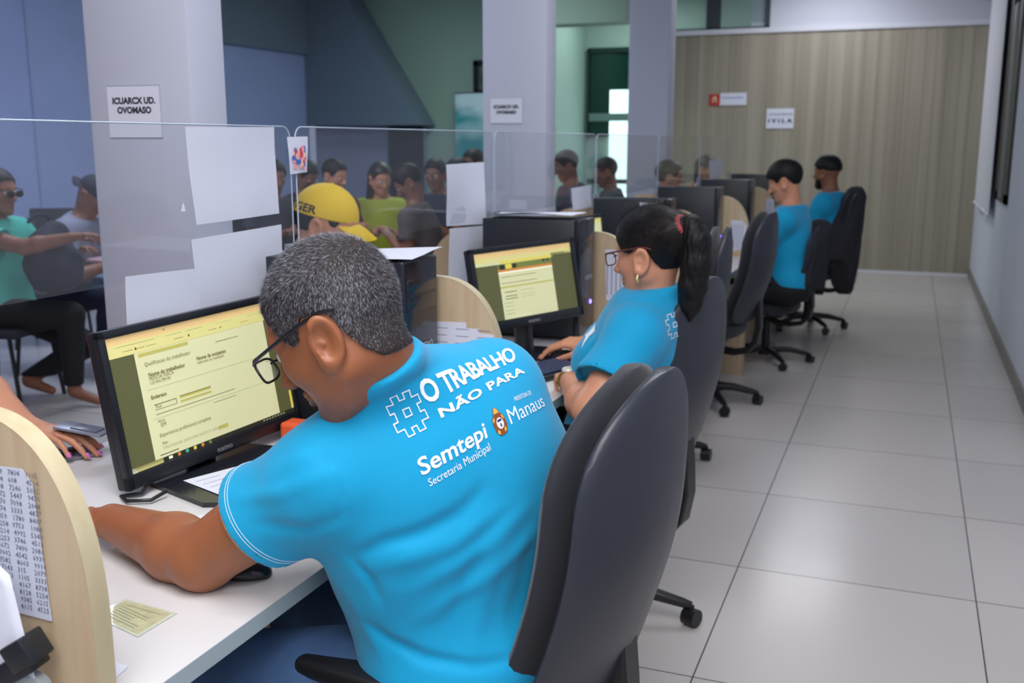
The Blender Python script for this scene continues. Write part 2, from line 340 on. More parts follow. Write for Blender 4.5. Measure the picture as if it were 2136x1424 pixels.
# ---------------------------------------------------------------- computer towers
BLACKP = mat('black_plastic', (24, 28, 34), .35, bump=.1, bscale=400); BLACKG = mat('gloss_black_plastic', (34, 36, 44), .18)
STEEL = mat('black_steel', (26, 32, 40), .42)
LED = mat('blue_led', (120, 110, 255), .4, emis=(110, 90, 255), es=4); SIL = mat('silver_print', (170, 172, 180), .4, .3)
def make_tower():
    t = thing('computer_tower', '', 'computer tower', (0, 0, 0), 0, 'black computer towers on the desks')      # front at x=0, body to -x
    MB().bbox((-.37, 0, .012), (-.022, .178, .43), .003).build('case', STEEL, t, 40)
    mb = MB().bbox((-.022, -.001, .012), (0, .179, .432), .006, 3)
    MB.bbox(mb, (-.0005, .012, .31), (.002, .166, .345), .001).bbox((-.0005, .012, .352), (.002, .166, .385), .001)
    f = mb.build('front_panel', BLACKG, t, 40)
    MB().tube([(-.001, .132, .128), (.0025, .132, .128)], .008, 14).build('power_light', LED, f, 40)
    vs, fs = text_mesh('POSITIVO', .021, .0006); MB().add(vs, fs, 0, MT((.0028, .052, .215), (R(90), 0, R(90)))).build('logo', SIL, f)
    for x in (-.33, -.05):
        for y in (.02, .155): MB().lathe([(.013, 0), (.013, .012)], 10, M=MT((x, y, 0))).build('foot', BLACKP, t)
    return t
tl = ['black computer tower with blue light behind the grey-haired man\'s head', 'black computer tower topped with papers behind the ponytailed woman\'s monitor', 'black computer tower with a white label, seen above the woman\'s hair', 'black computer tower left of the divider with the mouse', 'black computer tower to the left of the young man\'s face', 'farthest black computer tower, just beyond the young man\'s head']
tw = []
for i in range(6):
    t = make_tower() if i == 0 else dup(tw[0]); t.location = (-1.06, [2.056, 3.40, 4.79, 6.16, 7.52, 8.87][i], .7503); t['label'] = tl[i]; tw.append(t)
# ---------------------------------------------------------------- monitors
GL = lambda n, c: mat('screen_' + n, c, .35, emis=c, es=.27)
SCR = {k: GL(k, v) for k, v in dict(page=(204, 205, 160), bar=(208, 202, 132), tab=(222, 190, 130), side=(84, 86, 52), ink=(98, 94, 58), dark=(40, 40, 32), btn=(178, 172, 88), green=(110, 120, 60), orange=(196, 130, 60), yel=(214, 200, 84), red=(190, 110, 60), teal=(70, 170, 130), white=(235, 235, 205), grey=(160, 160, 125)).items()}
SK = list(SCR)
def monitor(label, W_, H_, loc, rot, screen, foot, logo='POSITIVO'):
    M = Matrix.LocRotScale(Vector(loc), Matrix(rot).to_quaternion(), Vector((1, 1, 1)))
    root = thing('monitor', label, 'monitor', (foot[0], foot[1], .7503))
    b = .017; bb = .030
    def L(o): o.matrix_world = M; o.parent = root; o.matrix_parent_inverse = Matrix.Translation(-root.location); return o
    mb = MB(); w, h = W_ / 2, H_ / 2
    mb.bbox((-.028, -w, -h), (-.002, w, h), .006, 3)
    for lo, hi in (((-.008, -w, h - b), (.008, w, h)), ((-.008, -w, -h), (.008, w, -h + bb)), ((-.008, -w, -h), (.008, -w + b, h)), ((-.008, w - b, -h), (.008, w, h))): mb.bbox(lo, hi, .003, 2)
    mb.bbox((-.05, -w * .55, -h * .6), (-.02, w * .55, h * .5), .012, 2)
    hs = L(mb.build('housing', BLACKP, smooth=40))
    sw, sh = w - b, h; z0, z1 = -h + bb, h - b
    q = MB(); q.box((-.003, -sw, z0), (.0005, sw, z1), 0)
    def rect(u0, v0, u1, v1, c, d=.0006):         # u right 0..1, v down 0..1 of the picture
        y0 = -sw + u0 * 2 * sw; y1 = -sw + u1 * 2 * sw; a = z1 - v0 * (z1 - z0); bz = z1 - v1 * (z1 - z0)
        q.box((.0003, min(y0, y1), min(a, bz)), (.0005 + d, max(y0, y1), max(a, bz)), SK.index(c))
    def txt(s, u, v, size, c='ink', off=0.):
        vs, fs = text_mesh(s, size, off, res=2); q.add(vs, fs, SK.index(c), MT((.0016, -sw + u * 2 * sw, z1 - v * (z1 - z0)), (R(90), 0, R(90))))
    screen(rect, txt)
    o = q.build('screen', [SCR[k] for k in SK]); L(o); 
    vs, fs = text_mesh(logo, .011, .0002, 'CENTER'); lg = L(MB().add(vs, fs, 0, MT((.0088, 0, -h + .008), (R(90), 0, R(90)))).build('logo', SIL)); 
    # stand: neck and base on the desk
    a = M @ Vector((-.045, 0, -h * .45)); MB0 = MB(); fx, fy = 0, 0
    nk = MB().tube([a - root.location, Vector((a.x - root.location.x + .004, a.y - root.location.y, .10)), Vector((0, 0, .012))], [.022, .03, .034], 12).build('neck', BLACKP, root, 40)
    return root, M
def scr1(rect, txt):
    rect(0, 0, 1, .055, 'tab'); rect(0, .055, 1, .15, 'bar'); rect(0, .15, .13, .965, 'side'); rect(.90, .15, .985, .965, 'side'); rect(.985, .15, 1, .95, 'yel')
    rect(.15, .16, .42, .185, 'btn'); rect(0, .965, 1, 1, 'dark'); rect(0, .965, .03, 1, 'white')
    rect(.30, .018, .31, .032, 'dark')
    for u in (.04, .09, .15, .3, .42, .6, .8): rect(u, .075, u + .10, .080, 'grey')
    for u in (.08, .14, .2, .35, .55, .75): rect(u, .115, u + .05, .119, 'ink')
    for u in (.14, .43, .62): rect(u, .106, u + .008, .125, 'dark')
    txt('Qualificacao do trabalhador', .17, .262, .0115); txt('Nome do trabalhador', .18, .345, .0115, off=.0003); txt('Nome da ocupacao', .45, .325, .0115, off=.0003)
    txt('PESSOA FISICA', .18, .375, .0105); txt('123.456.789-00', .18, .405, .009); txt('referente ao municipio', .45, .355, .009)
    rect(.16, .44, .88, .442, 'grey'); txt('Endereco', .17, .515, .011, off=.0003); rect(.58, .22, .72, .224, 'ink'); rect(.87, .50, .93, .503, 'ink')
    rect(.18, .56, .30, .565, 'ink'); rect(.18, .60, .30, .603, 'ink'); rect(.298, .56, .30, .603, 'ink'); txt('Rua', .185, .59, .010); rect(.32, .555, .50, .575, 'btn'); rect(.32, .59, .50, .605, 'btn'); rect(.32, .575, .50, .59, 'page', .001)
    rect(.32, .553, .50, .558, 'ink', .001); rect(.18, .635, .64, .639, 'ink'); rect(.16, .665, .88, .667, 'grey'); txt('Ativo', .18, .70, .009); txt('SIM', .19, .735, .011); rect(.5, .69, .64, .693, 'ink')
    txt('Experiencia profissional completa', .175, .81, .011); txt('Nao', .18, .87, .009); rect(.50, .885, .56, .915, 'btn'); txt('Informacoes adicionais sobre o cadastro', .18, .905, .011, 'grey'); rect(.16, .94, .26, .945, 'dark')
    rect(.03, .965, .17, 1, 'bar'); rect(.20, .972, .22, .992, 'white', .001)
    for k, c in enumerate(('orange', 'teal', 'yel', 'orange', 'green')): rect(.25 + k * .045, .97, .265 + k * .045, .994, c, .001)
    for k in range(8): rect(.78 + k * .02, .975, .79 + k * .02, .985, 'grey', .001)
def scr2(rect, txt):
    rect(0, 0, 1, .075, 'tab'); rect(0, .075, 1, .15, 'bar'); rect(.25, .15, .80, .185, 'yel'); rect(0, .19, .22, 1, 'side'); rect(.78, .12, 1, 1, 'side')
    rect(.22, .19, .78, .27, 'green'); rect(.24, .20, .29, .27, 'dark', .001); rect(.30, .195, .36, .265, 'yel', .001); rect(.37, .205, .41, .265, 'dark', .001); rect(.68, .195, .71, .225, 'dark', .001); rect(.73, .195, .75, .225, 'dark', .001)
    rect(.22, .27, .78, .305, 'orange'); rect(.22, .305, .78, .33, 'white')
    for v in (.38, .47): rect(.24, v, .60, v + .006, 'ink')
    rect(.22, .52, .78, .54, 'btn')
    for v in (.60, .66, .70): rect(.26, v, .38, v + .01, 'ink'); rect(.42, v, .56, v + .005, 'grey')
    for v in (.76, .81, .87, .92): rect(.24, v, .33, v + .008, 'grey')
    for k in range(7): rect(.3 + .03 * k, .965, .315 + .03 * k, .975, 'white')
def rotm(yaw, tilt, roll):
    return (Matrix.Rotation(yaw, 3, 'Z') @ Matrix.Rotation(tilt, 3, 'Y') @ Matrix.Rotation(roll, 3, 'X'))
m1, M1 = monitor('large black monitor showing a pale yellow form in front of the grey-haired man', .545, .321, (-1.404, 1.788, .932), rotm(-.100, -.1617, .018), scr1, (-1.42, 1.76))
# flat wedge-shaped stand base
bp = [(-.10, -.13), (.20, -.20), (.235, -.18), (.235, .16), (.20, .185), (-.10, .13)]
MB().prism(bp, 2, 0, .010, M=MT((0, 0, 0), (0, 0, R(-6)))).build('base', BLACKG, m1)
MB().tube([(-.01, -.14, .07), (.02, -.17, .03), (.025, -.215, .008), (.0, -.245, .008), (.03, -.262, .008), (.07, -.24, .008), (.075, -.20, .014)], .004, 8).build('cable', BLACKP, m1, 60)
m2, M2 = monitor('smaller black monitor with a web page in front of the ponytailed woman', .435, .268, (-1.150, 3.115, .992), rotm(-.5579, -.1877, .0415), scr2, (-1.17, 3.14))
MB().lathe([(.12, 0), (.12, .006), (.04, .014)], 28, M=MT((.02, 0, 0))).build('base', BLACKG, m2, 40)
m2.location = (-1.17, 3.14, .7503)
def blank(rect, txt): rect(0, 0, 1, 1, 'page'); rect(0, 0, 1, .1, 'bar')
for (lab, y, x) in (('black monitor of the third desk, beyond the woman\'s head', 4.35, -1.35), ('black monitor of the empty fourth desk, in front of the dark towers', 5.75, -1.33), ('black monitor facing the young man in blue', 7.15, -1.33), ('black monitor facing the bearded man', 8.45, -1.33)):
    m_, _ = monitor(lab, .44, .27, (x, y, .99), rotm(-.2, -.12, 0), blank, (x - .01, y)); m_['group'] = 'monitors of the farther desks'
    MB().lathe([(.11, 0), (.11, .006), (.04, .014)], 20).build('base', BLACKG, m_, 40)

# ---------------------------------------------------------------- office chairs
SHELL = mat('chair_shell', (44, 47, 57), .36, spec=.45, bump=.15, bscale=500); CUSH = mat('chair_fabric', (24, 27, 37), .75, bump=.3, bscale=700, sheen=.2); CHB = mat('chair_black', (22, 23, 27), .4)
def chair_back(side, dz=0.):     # lofted pad in local chair coords; front of the chair is -x, the back rest stands near x=+.24
    zs = 1 - (1 - np.linspace(0, 1, 34)) ** 1.7; prof = []
    mb = MB(); n = 28; vs = []; fs = []
    for k, s in enumerate(zs):
        z = .50 + (.575 + dz) * s
        w = .238 * (1 - .08 * s) 
        e = 1.0
        if s > .66: e = max(0, 1 - ((s - .66) / .342) ** 2.3) ** .55
        if s < .12: e = min(e, .80 + .20 * math.sqrt(1 - ((.12 - s) / .12) ** 2))
        w *= max(e, .02); x = .235 + .10 * s + .02 * math.sin(s * 5 - 1)
        if side == 0: x0, x1 = x - .062, x - .010           # cushion
        else: x0, x1 = x - .004, x + .040
        ez = .55 + .45 * min(1, (1 - s) * 9)
        cx = (x0 + x1) / 2; hx = (x1 - x0) / 2 * ez
        for j in range(n):
            a = 2 * math.pi * j / n; c, t = math.cos(a), math.sin(a); p = 2.6
            yy = w * (1 if side else .985) * math.copysign(abs(t) ** (2 / p), t); dx = hx * math.copysign(abs(c) ** (2 / p), c)
            curve = -.045 * (yy / .22) ** 2                   # wings come forward
            vs.append((cx + dx + curve, yy, z if s < 1 else z))
    m = len(zs)
    for i in range(m - 1):
        for j in range(n): fs.append((i * n + j, i * n + (j + 1) % n, (i + 1) * n + (j + 1) % n, (i + 1) * n + j))
    fs += [tuple(range(n - 1, -1, -1)), tuple(range((m - 1) * n, m * n))]
    return mb.add(vs, fs)
def make_chair(az=0., dz=0., aw=.27):
    t = thing('office_chair', '', 'office chair')
    chair_back(1, dz).build('back_shell', SHELL, t, 55); chair_back(0, dz).build('back_cushion', CUSH, t, 55)
    mb = MB(); pts = []; n = 24
    prof = [(.40, .80), (.412, .96), (.44, 1.0), (.47, .97), (.485, .8)]; vs = []; fs = []
    for (z, k) in prof:
        for j in range(n):
            a = 2 * math.pi * j / n; c, s = math.cos(a), math.sin(a)
            x = -.03 + .235 * k * math.copysign(abs(c) ** .62, c); y = .235 * k * math.copysign(abs(s) ** .62, s); vs.append((x, y, z - (.012 if x < -.2 else 0)))
    for i in range(4):
        for j in range(n): fs.append((i * n + j, i * n + (j + 1) % n, (i + 1) * n + (j + 1) % n, (i + 1) * n + j))
    fs += [tuple(range(n - 1, -1, -1)), tuple(range(4 * n, 5 * n))]
    mb.add(vs, fs).build('seat', CUSH, t, 50)
    # J-shaped spine
    sp = [(.275, .66), (.285, .55), (.29, .46), (.275, .38), (.23, .325), (.16, .31), (.06, .32), (.0, .36)]
    vs = []; fs = []
    for k, (x, z) in enumerate(sp):
        x2, z2 = sp[min(k + 1, len(sp) - 1)]; x1, z1 = sp[max(k - 1, 0)]; tx, tz = x2 - x1, z2 - z1; l = math.hypot(tx, tz); nx, nz = -tz / l, tx / l
        for (a, b) in ((.016, -.033), (.016, .033), (-.016, .033), (-.016, -.033)): vs.append((x + nx * a, b, z + nz * a))
    for i in range(len(sp) - 1):
        for j in range(4): fs.append((4 * i + j, 4 * i + (j + 1) % 4, 4 * i + 4 + (j + 1) % 4, 4 * i + 4 + j))
    fs += [(3, 2, 1, 0), tuple(range(4 * len(sp) - 4, 4 * len(sp)))]
    o = MB().add(vs, fs).build('spine', CHB, t, 20); bv = o.modifiers.new('b', 'BEVEL'); bv.width = .006; bv.segments = 2
    MB().tube([(0, 0, .39), (0, 0, .12)], [.03, .028], 14).bbox((-.10, -.09, .365), (.12, .09, .402), .01).build('gas_column', CHB, t, 40)
    st = MB().tube([(0, 0, .13), (0, 0, .06)], [.05, .045], 16)
    for k in range(5):
        a = R(72 * k + 20); c, s = math.cos(a), math.sin(a)
        st.tube([(c * .03, s * .03, .105), (c * .16, s * .16, .098), (c * .27, s * .27, .072), (c * .295, s * .295, .066)], [.027, .022, .016, .012], 8)
    st.build('star_base', CHB, t, 50)
    for k in range(5):
        a = R(72 * k + 20); c, s = math.cos(a) * .295, math.sin(a) * .295; q = a + 1.0
        MB().tube([(c - .022 * math.sin(q), s + .022 * math.cos(q), .0285), (c + .022 * math.sin(q), s - .022 * math.cos(q), .0285)], [.028, .028], 16).tube([(c, s, .03), (c, s, .066)], .009, 8).build('caster', CHB, t, 40)
    if 1:
        for sd in (-1, 1):
            y = sd * aw
            a = MB().tube([(.06, sd * .17, .405), (.05, y, .41), (.03, y, .50), (.0, y, .645 - az)], [.014, .016, .016, .02], 8)
            a.bbox((-.155, y - .038, .648 - az), (.10, y + .038, .682 - az), .013, 3).build('armrest', CHB, t, 40)
    return t
cl = [('dark office chair with plastic back shell, nearest, behind the grey-haired man', -.678, 1.59, R(-7)), ('dark office chair behind the ponytailed woman, curved spine visible below', -.822, 2.84, R(-11)),
      ('empty dark chair tucked at the third desk behind the ponytail', -1.05, 4.40, R(10)), ('empty dark office chair at the fourth desk, beside the black mouse', -1.0, 5.60, R(-6)), ('dark office chair of the young man with black hair', -.83, 6.86, R(-8)), ('dark office chair of the bearded man, with a jacket hung over its back', -.69, 8.25, R(-4))]
c0 = make_chair(.044, .022, .30); c1 = make_chair(0, .012)
for i, (lab, x, y, rz) in enumerate(cl):
    c = c0 if i == 0 else c1 if i == 1 else dup(c1)
    c.location = (x, y, 0.0005); c.rotation_euler.z = rz; c.scale.z = .865 if i == 4 else 1; c['label'] = lab; c['group'] = 'office chairs along the counter'
# ================================================================ SOFT SHAPES: signed distances, meshed by surface nets
def _v(a): return np.asarray(a, np.float32)
def smin(a, b, k): h = np.maximum(k - np.abs(a - b), 0) / k; return np.minimum(a, b) - h * h * k * .25
def smax(a, b, k): return -smin(-a, -b, k)
def cone(p, a, b, r1, r2):
    a = _v(a); b = _v(b); ba = b - a; t = np.clip(((p - a) @ ba) / float(ba @ ba), 0, 1)
    return np.linalg.norm(p - a - t[:, None] * ba, axis=1) - (r1 + (r2 - r1) * t)
def ell(p, c, r, M=None):
    q = p - _v(c)
    if M is not None: q = q @ M
    r = _v(r); k0 = np.linalg.norm(q / r, axis=1); k1 = np.linalg.norm(q / (r * r), axis=1); return k0 * (k0 - 1) / np.maximum(k1, 1e-6)
def frame(x, z):                       # matrix whose columns are the local axes (x kept, z made square to it)
    x = np.array(x, float); x /= np.linalg.norm(x); z = np.array(z, float); z = z - x * (z @ x); z /= np.linalg.norm(z)
    return np.stack([x, np.cross(z, x), z], 1).astype(np.float32)
def net(f, lo, hi, h, name, m, parent=None, near=1.7):
    lo = np.array(lo, float); n = np.ceil((np.array(hi) - lo) / h).astype(int) + 2; B = 6; nb = -(-n // B); n = nb * B
    c = [(np.arange(k) + .5) * B - .5 for k in nb]; G = np.stack(np.meshgrid(*c, indexing='ij'), -1).reshape(-1, 3)
    P0 = (lo + G * h).astype(np.float32); dc = f(P0); act = np.abs(dc) < near * B * h * .87
    V = np.repeat(np.repeat(np.repeat(dc.reshape(nb), B, 0), B, 1), B, 2).astype(np.float32)
    idx = np.argwhere(act.reshape(nb)); off = np.stack(np.meshgrid(*[np.arange(B)] * 3, indexing='ij'), -1).reshape(-1, 3)
    for s in range(0, len(idx), 3000):
        I = (idx[s:s + 3000, None] * B + off[None]).reshape(-1, 3); V[I[:, 0], I[:, 1], I[:, 2]] = f((lo + I * h).astype(np.float32))
    S = V < 0; nx, ny, nz = V.shape
    cnt = np.zeros((nx - 1, ny - 1, nz - 1), np.int8); cs = [(i, j, k) for i in (0, 1) for j in (0, 1) for k in (0, 1)]
    for i, j, k in cs: cnt += S[i:nx - 1 + i, j:ny - 1 + j, k:nz - 1 + k]
    cell = np.argwhere((cnt > 0) & (cnt < 8)); ids = np.full(cnt.shape, -1, np.int64); ids[tuple(cell.T)] = np.arange(len(cell))
    acc = np.zeros((len(cell), 3)); num = np.zeros(len(cell))
    for a in cs:
        for ax in range(3):
            if a[ax]: continue
            b = list(a); b[ax] = 1; A = cell + a; Bc = cell + b; va = V[tuple(A.T)]; vb = V[tuple(Bc.T)]; k = (va < 0) != (vb < 0)
            t = va[k] / (va[k] - vb[k]); pt = A[k].astype(float); pt[:, ax] += t; acc[k] += pt; num[k] += 1
    vs = lo + acc / num[:, None] * h; quads = []
    for ax in range(3):
        u, w = (ax + 1) % 3, (ax + 2) % 3; sl = [slice(1, None)] * 3; sl[ax] = slice(0, -1); s2 = [slice(1, None)] * 3
        a = S[tuple(sl)]; b = S[tuple(s2)]
        E = np.argwhere(a != b); E2 = E.copy(); E2[:, u] += 1; E2[:, w] += 1
        g = E.copy(); g[:, u] += 1; g[:, w] += 1; g[:, ax] += 0
        inside = S[tuple(g.T)] if len(g) else np.zeros(0, bool)
        q = []
        for du, dw in ((0, 0), (1, 0), (1, 1), (0, 1)):
            e = E.copy(); e[:, u] += du; e[:, w] += dw; ok = np.all(e < np.array(ids.shape), 1); r = np.full(len(e), -1); r[ok] = ids[tuple(e[ok].T)]; q.append(r)
        q = np.stack(q, 1); q[~inside] = q[~inside][:, ::-1]; q = q[(q >= 0).all(1)]; quads.append(q)
    q = np.concatenate(quads); me = bpy.data.meshes.new(name); me.vertices.add(len(vs)); me.vertices.foreach_set('co', vs.astype(np.float32).ravel())
    me.loops.add(len(q) * 4); me.loops.foreach_set('vertex_index', q.ravel().astype(np.int32)); me.polygons.add(len(q)); me.polygons.foreach_set('loop_start', np.arange(0, len(q) * 4, 4, dtype=np.int32))
    me.update(calc_edges=True); me.validate(); me.polygons.foreach_set('use_smooth', np.ones(len(me.polygons), bool)); me.materials.append(m); me.update()
    o = bpy.data.objects.new(name, me); COL.objects.link(o)
    if parent: local(o, parent)
    return o

# ---------------------------------------------------------------- head in its own axes: x forward, y left, z up, metres, centre between the ears
def head_core(q, fat=0., fem=0.):
    d = ell(q, (-.010, 0, .030), (.098, .077, .090))
    d = smin(d, ell(q, (.030, 0, -.030), (.062, .060 + fat * .5, .088)), .035)
    for s in (-1, 1):
        d = smin(d, cone(q, (-.002, s * (.050 + fat * .5), -.055), (.062, s * .016, -.100), .020 + fat, .018), .03)
        d = smin(d, ell(q, (.056, s * .036, -.024), (.026, .024, .026)), .02)
    d = smin(d, ell(q, (.074, 0, -.103), (.019, .021, .018)), .02)
    return d
def head_sdf(q, fat=0., fem=0.):
    d = head_core(q, fat, fem)
    for s in (-1, 1):
        d = smin(d, cone(q, (.086, s * .008, .026), (.074, s * .044, .024), .009 - .003 * fem, .007), .014)
        d = smax(d, -ell(q, (.101, s * .031, .003), (.017, .018, .013)), .014)
    d = smin(d, cone(q, (.092, 0, .016), (.110, 0, -.028), .0075, .0105), .012)
    d = smin(d, ell(q, (.116, 0, -.033), (.0115, .0115, .0095)), .008)
    for s in (-1, 1): d = smin(d, ell(q, (.101, s * .013, -.038), (.011, .008, .008)), .006)
    for s in (-1, 1):
        d = smin(d, cone(q, (.098, 0, -.0615), (.088, s * .021, -.066), .0065, .004), .006)
        d = smin(d, cone(q, (.096, 0, -.0735), (.087, s * .018, -.0705), .0075, .004), .006)
    d = smax(d, -cone(q, (.104, -.02, -.0675), (.104, .02, -.0675), .0035, .0035), .003)
    for s in (-1, 1):     # ears: dished shell with a rolled rim and lobe
        M = frame((1, s * .35, .18), (-.15, s * .10, 1)); c = (-.016, s * (.080 + fat * .3), -.014)
        q2 = (q - _v(c)) @ M / 1.13; q2[:, 1] *= s
        e = ell(q2, (0, 0, 0), (.021, .0085, .033)); e = smin(e, ell(q2, (.006, 0, -.027), (.011, .0075, .013)), .01)
        rim = np.sqrt((np.sqrt((q2[:, 0] / .0165) ** 2 + (q2[:, 2] / .0275) ** 2) - 1) ** 2 * .0225 ** 2 + (q2[:, 1] - .005) ** 2) - .0042
        rim = np.maximum(rim, q2[:, 0] - .012)
        e = smax(e, -ell(q2, (.003, .0115, .001), (.0135, .0110, .0225)), .003); e = smin(e, rim, .004)
        e = smin(e, cone(q2, (.010, -.004, .004), (.004, .002, -.002), .005, .003), .004)
        d = smin(d, e * 1.13, .007)
    return d
ZL = ([-.12, -.085, -.060, -.048, -.036, -.024, .0, .012, .022, .036, .046, .056, .066, .085, .12], [-.078, -.080, -.070, -.048, -.008, .022, .028, .020, .004, .002, .014, .038, .062, .070, .078])
def hair_region(q, line=ZL, ylift=.0):
    return (np.interp(q[:, 0], line[0], line[1]) - q[:, 2]) * .75
# ---------------------------------------------------------------- hand in its own axes: x along the fingers, y towards the thumb, z out of the back of the hand
def hand_sdf(q, curl=(.5, .5, .5, .5), spread=.12, thumb=.5, s=1., pose=None):
    q = q / s
    d = ell(q, (.048, -.002, 0), (.050, .038, .0145)); d = smin(d, cone(q, (.0, 0, 0), (.03, .002, 0), .021, .020), .02)
    d = smin(d, ell(q, (.028, .024, -.008), (.030, .016, .014)), .012)
    L = ((.044, .027, .021), (.048, .031, .022), (.045, .029, .021), (.035, .021, .019))
    for i in range(4):
        y = .029 - .0195 * i; sp = spread * (1.3 - i) ; x0 = (.086, .090, .086, .077)[i]; p = np.array((x0, y, .002)); a = curl[i] * .55; d0 = np.array((math.cos(sp), math.sin(sp), 0)); fd = 1e9
        r = (.0088, .0090, .0086, .0076)[i]; st = np.array((x0 - .03, y * .85, 0)); fd = cone(q, st, p, r * 1.05, r * 1.06)
        for j in range(3):
            a2 = a if j == 0 else a + curl[i] * (.75 if j == 1 else 1.25)
            dr = d0 * math.cos(a2) + np.array((0, 0, -1)) * math.sin(a2); p2 = p + dr * L[i][j]
            fd = smin(fd, cone(q, p, p2, r * (1.02 - .09 * j), r * (.93 - .10 * j)), .003); p = p2
        d = smin(d, fd, .006)
    p = np.array((.018, .030, -.006)); dr = np.array((.72, .62, -.28 * (1 + thumb))); dr /= np.linalg.norm(dr)
    p2 = p + dr * .040; dr2 = np.array((.93, .28 - .45 * thumb, -.2 - .2 * thumb)); dr2 /= np.linalg.norm(dr2); p3 = p2 + dr2 * .030; p4 = p3 + dr2 * .024
    t = smin(cone(q, p, p2, .0125, .0105), cone(q, p2, p3, .0105, .0095), .004); t = smin(t, cone(q, p3, p4, .0095, .0078), .003)
    return smin(d, t, .010) * s

SKIN1 = mat('skin_brown', (152, 94, 62), .42, spec=.45, noise=.06, nscale=18, sss=.12, bump=.12, bscale=350)
SKIN2 = mat('skin_tan', (206, 146, 116), .45, spec=.4, noise=.05, nscale=18, sss=.25, bump=.08, bscale=350)
SKIN3 = mat('skin_dark', (140, 92, 70), .5, noise=.05, nscale=14)
SHIRT = mat('blue_tshirt', (10, 156, 204), .72, spec=.25, bump=.18, bscale=900, sheen=.15)
JEANS = mat('denim', (58, 88, 128), .85, noise=.22, nscale=14, bump=.3, bscale=700)
BLKT = mat('black_trousers', (22, 23, 28), .85)
class Human:
    """joints in world coordinates; every body, shirt and trouser surface is grown from them"""
    def __init__(s, J, hc, hf, hu, girth=1., arm=1., hs=1., fat=0., fem=0., hands=None, feet=True, waist=None, bust=0., extra=()):
        s.J = {k: np.array(v, float) for k, v in J.items()}; s.hc = np.array(hc, float); s.H = frame(hf, hu); s.g = girth; s.a = arm; s.hs = hs; s.fat = fat; s.fem = fem
        s.hands = hands or {}; s.bust = bust; s.extra = extra
        j = s.J; mid = (j['ls'] + j['rs']) / 2; s.mid = mid; up = mid - j['pel']; up /= np.linalg.norm(up); lr = j['ls'] - j['rs']; fwd = np.cross(lr, up); fwd /= np.linalg.norm(fwd); s.fwd = fwd; s.up = up
        s.T = frame(fwd, up); hl = j['lh'] - j['rh']; fh = np.cross(hl, (0, 0, 1)); s.TH = frame(fh, (0, 0, 1))
    def torso(s, p, o=0.):
        j = s.J; g = s.g; m = s.mid; pel = j['pel']; ax = m - pel; L = np.linalg.norm(ax); T = s.T
        d = ell(p, pel + ax * .78 - s.fwd * .005, (.118 * g + o, .172 * g + o, .20 + o), T)
        d = smin(d, ell(p, pel + ax * .42 + s.fwd * .015, (.122 * g + o, .158 * g + o, .20 + o), T), .07)
        d = smin(d, ell(p, pel + s.up * .02, (.128 * g + o, .172 * g + o, .13 + o), s.TH), .07)
        d = smin(d, cone(p, j['ls'] - s.up * .012, j['rs'] - s.up * .012, .054 + o, .054 + o), .07)
        nk = m + s.up * .055 - s.fwd * .022
        for q in ('ls', 'rs'): d = smin(d, cone(p, nk, j[q] - s.up * .005, .045 + o, .050 + o), .05)
        for c, r in s.extra: d = smin(d, ell(p, c, np.array(r) + o, T), .06)
        if s.bust:
            for sd in (1, -1): d = smin(d, ell(p, pel + ax * .68 + s.fwd * .10 + T[:, 1] * .065 * sd, (.055 + o, .065 + o, .06 + o), T), .04)
        return d
    def neck(s, p, o=0.): 
        nk = s.mid + s.up * .03 - s.fwd * .012; top = s.hc + s.H @ np.array((-.022, 0, -.045)) * s.hs
        return cone(p, nk, top, (.060 - .008 * s.fem) * s.hs + o, (.054 - .010 * s.fem) * s.hs + o)
    def arms(s, p, o=0., sl=None):
        d = np.full(len(p), 9., np.float32); j = s.J; a = s.a
        for q in 'lr':
            sh, el, wr = j[q + 's'], j[q + 'e'], j[q + 'w']
            m = el + (wr - el) * .28
            d = smin(d, cone(p, sh, el, .054 * a + o, .042 * a + o), .02); d = smin(d, cone(p, el, m, .041 * a + o, .044 * a + o), .02); d = smin(d, cone(p, m, wr, .044 * a + o, .0265 * a + o), .02)
        return d
    def legs(s, p, o=0.):
        d = np.full(len(p), 9., np.float32); j = s.J; g = .5 + .5 * s.g
        for q in 'lr':
            hp, kn, an = j[q + 'h'], j[q + 'k'], j[q + 'a']; cf = kn + (an - kn) * .3
            d = smin(d, cone(p, hp, kn, .088 * g + o, .058 * g + o), .03); d = smin(d, cone(p, kn, cf, .056 * g + o, .055 * g + o), .02); d = smin(d, cone(p, cf, an, .055 * g + o, .036 * g + o), .02)
        return d
    def body(s, p):
        d = smin(s.torso(p, -.012), s.neck(p), .03); d = smin(d, s.arms(p), .03); d = smin(d, s.legs(p), .03)
        r = np.linalg.norm(p - _v(s.hc), axis=1); k = r < .26; far = r - .16
        if k.any():
            q = ((p[k] - _v(s.hc)) @ s.H) / s.hs; d[k] = smin(d[k], head_sdf(q, s.fat, s.fem) * s.hs, .022)
        for sd in 'lr':
            if sd in s.hands:
                h = s.hands[sd]; w = s.J[sd + 'w']; r = np.linalg.norm(p - _v(w), axis=1); k = r < .27
                if k.any():
                    M = frame(h['x'], h['z']); q = (p[k] - _v(w)) @ M; q = q.copy(); q[:, 1] *= h.get('m', 1)
                    d[k] = smin(d[k], hand_sdf(q, h.get('curl', (.5,) * 4), h.get('spread', .1), h.get('thumb', .5), h.get('s', 1.)), .012)
            an = s.J[sd + 'a']; f = s.J.get(sd + 't')
            if f is not None: d = smin(d, cone(p, an + np.array((0, 0, -.02)), f, .034, .024), .02)
        return d
    def box(s, extra=.14):
        P = np.array(list(s.J.values()) + [s.hc]); return P.min(0) - extra, P.max(0) + extra
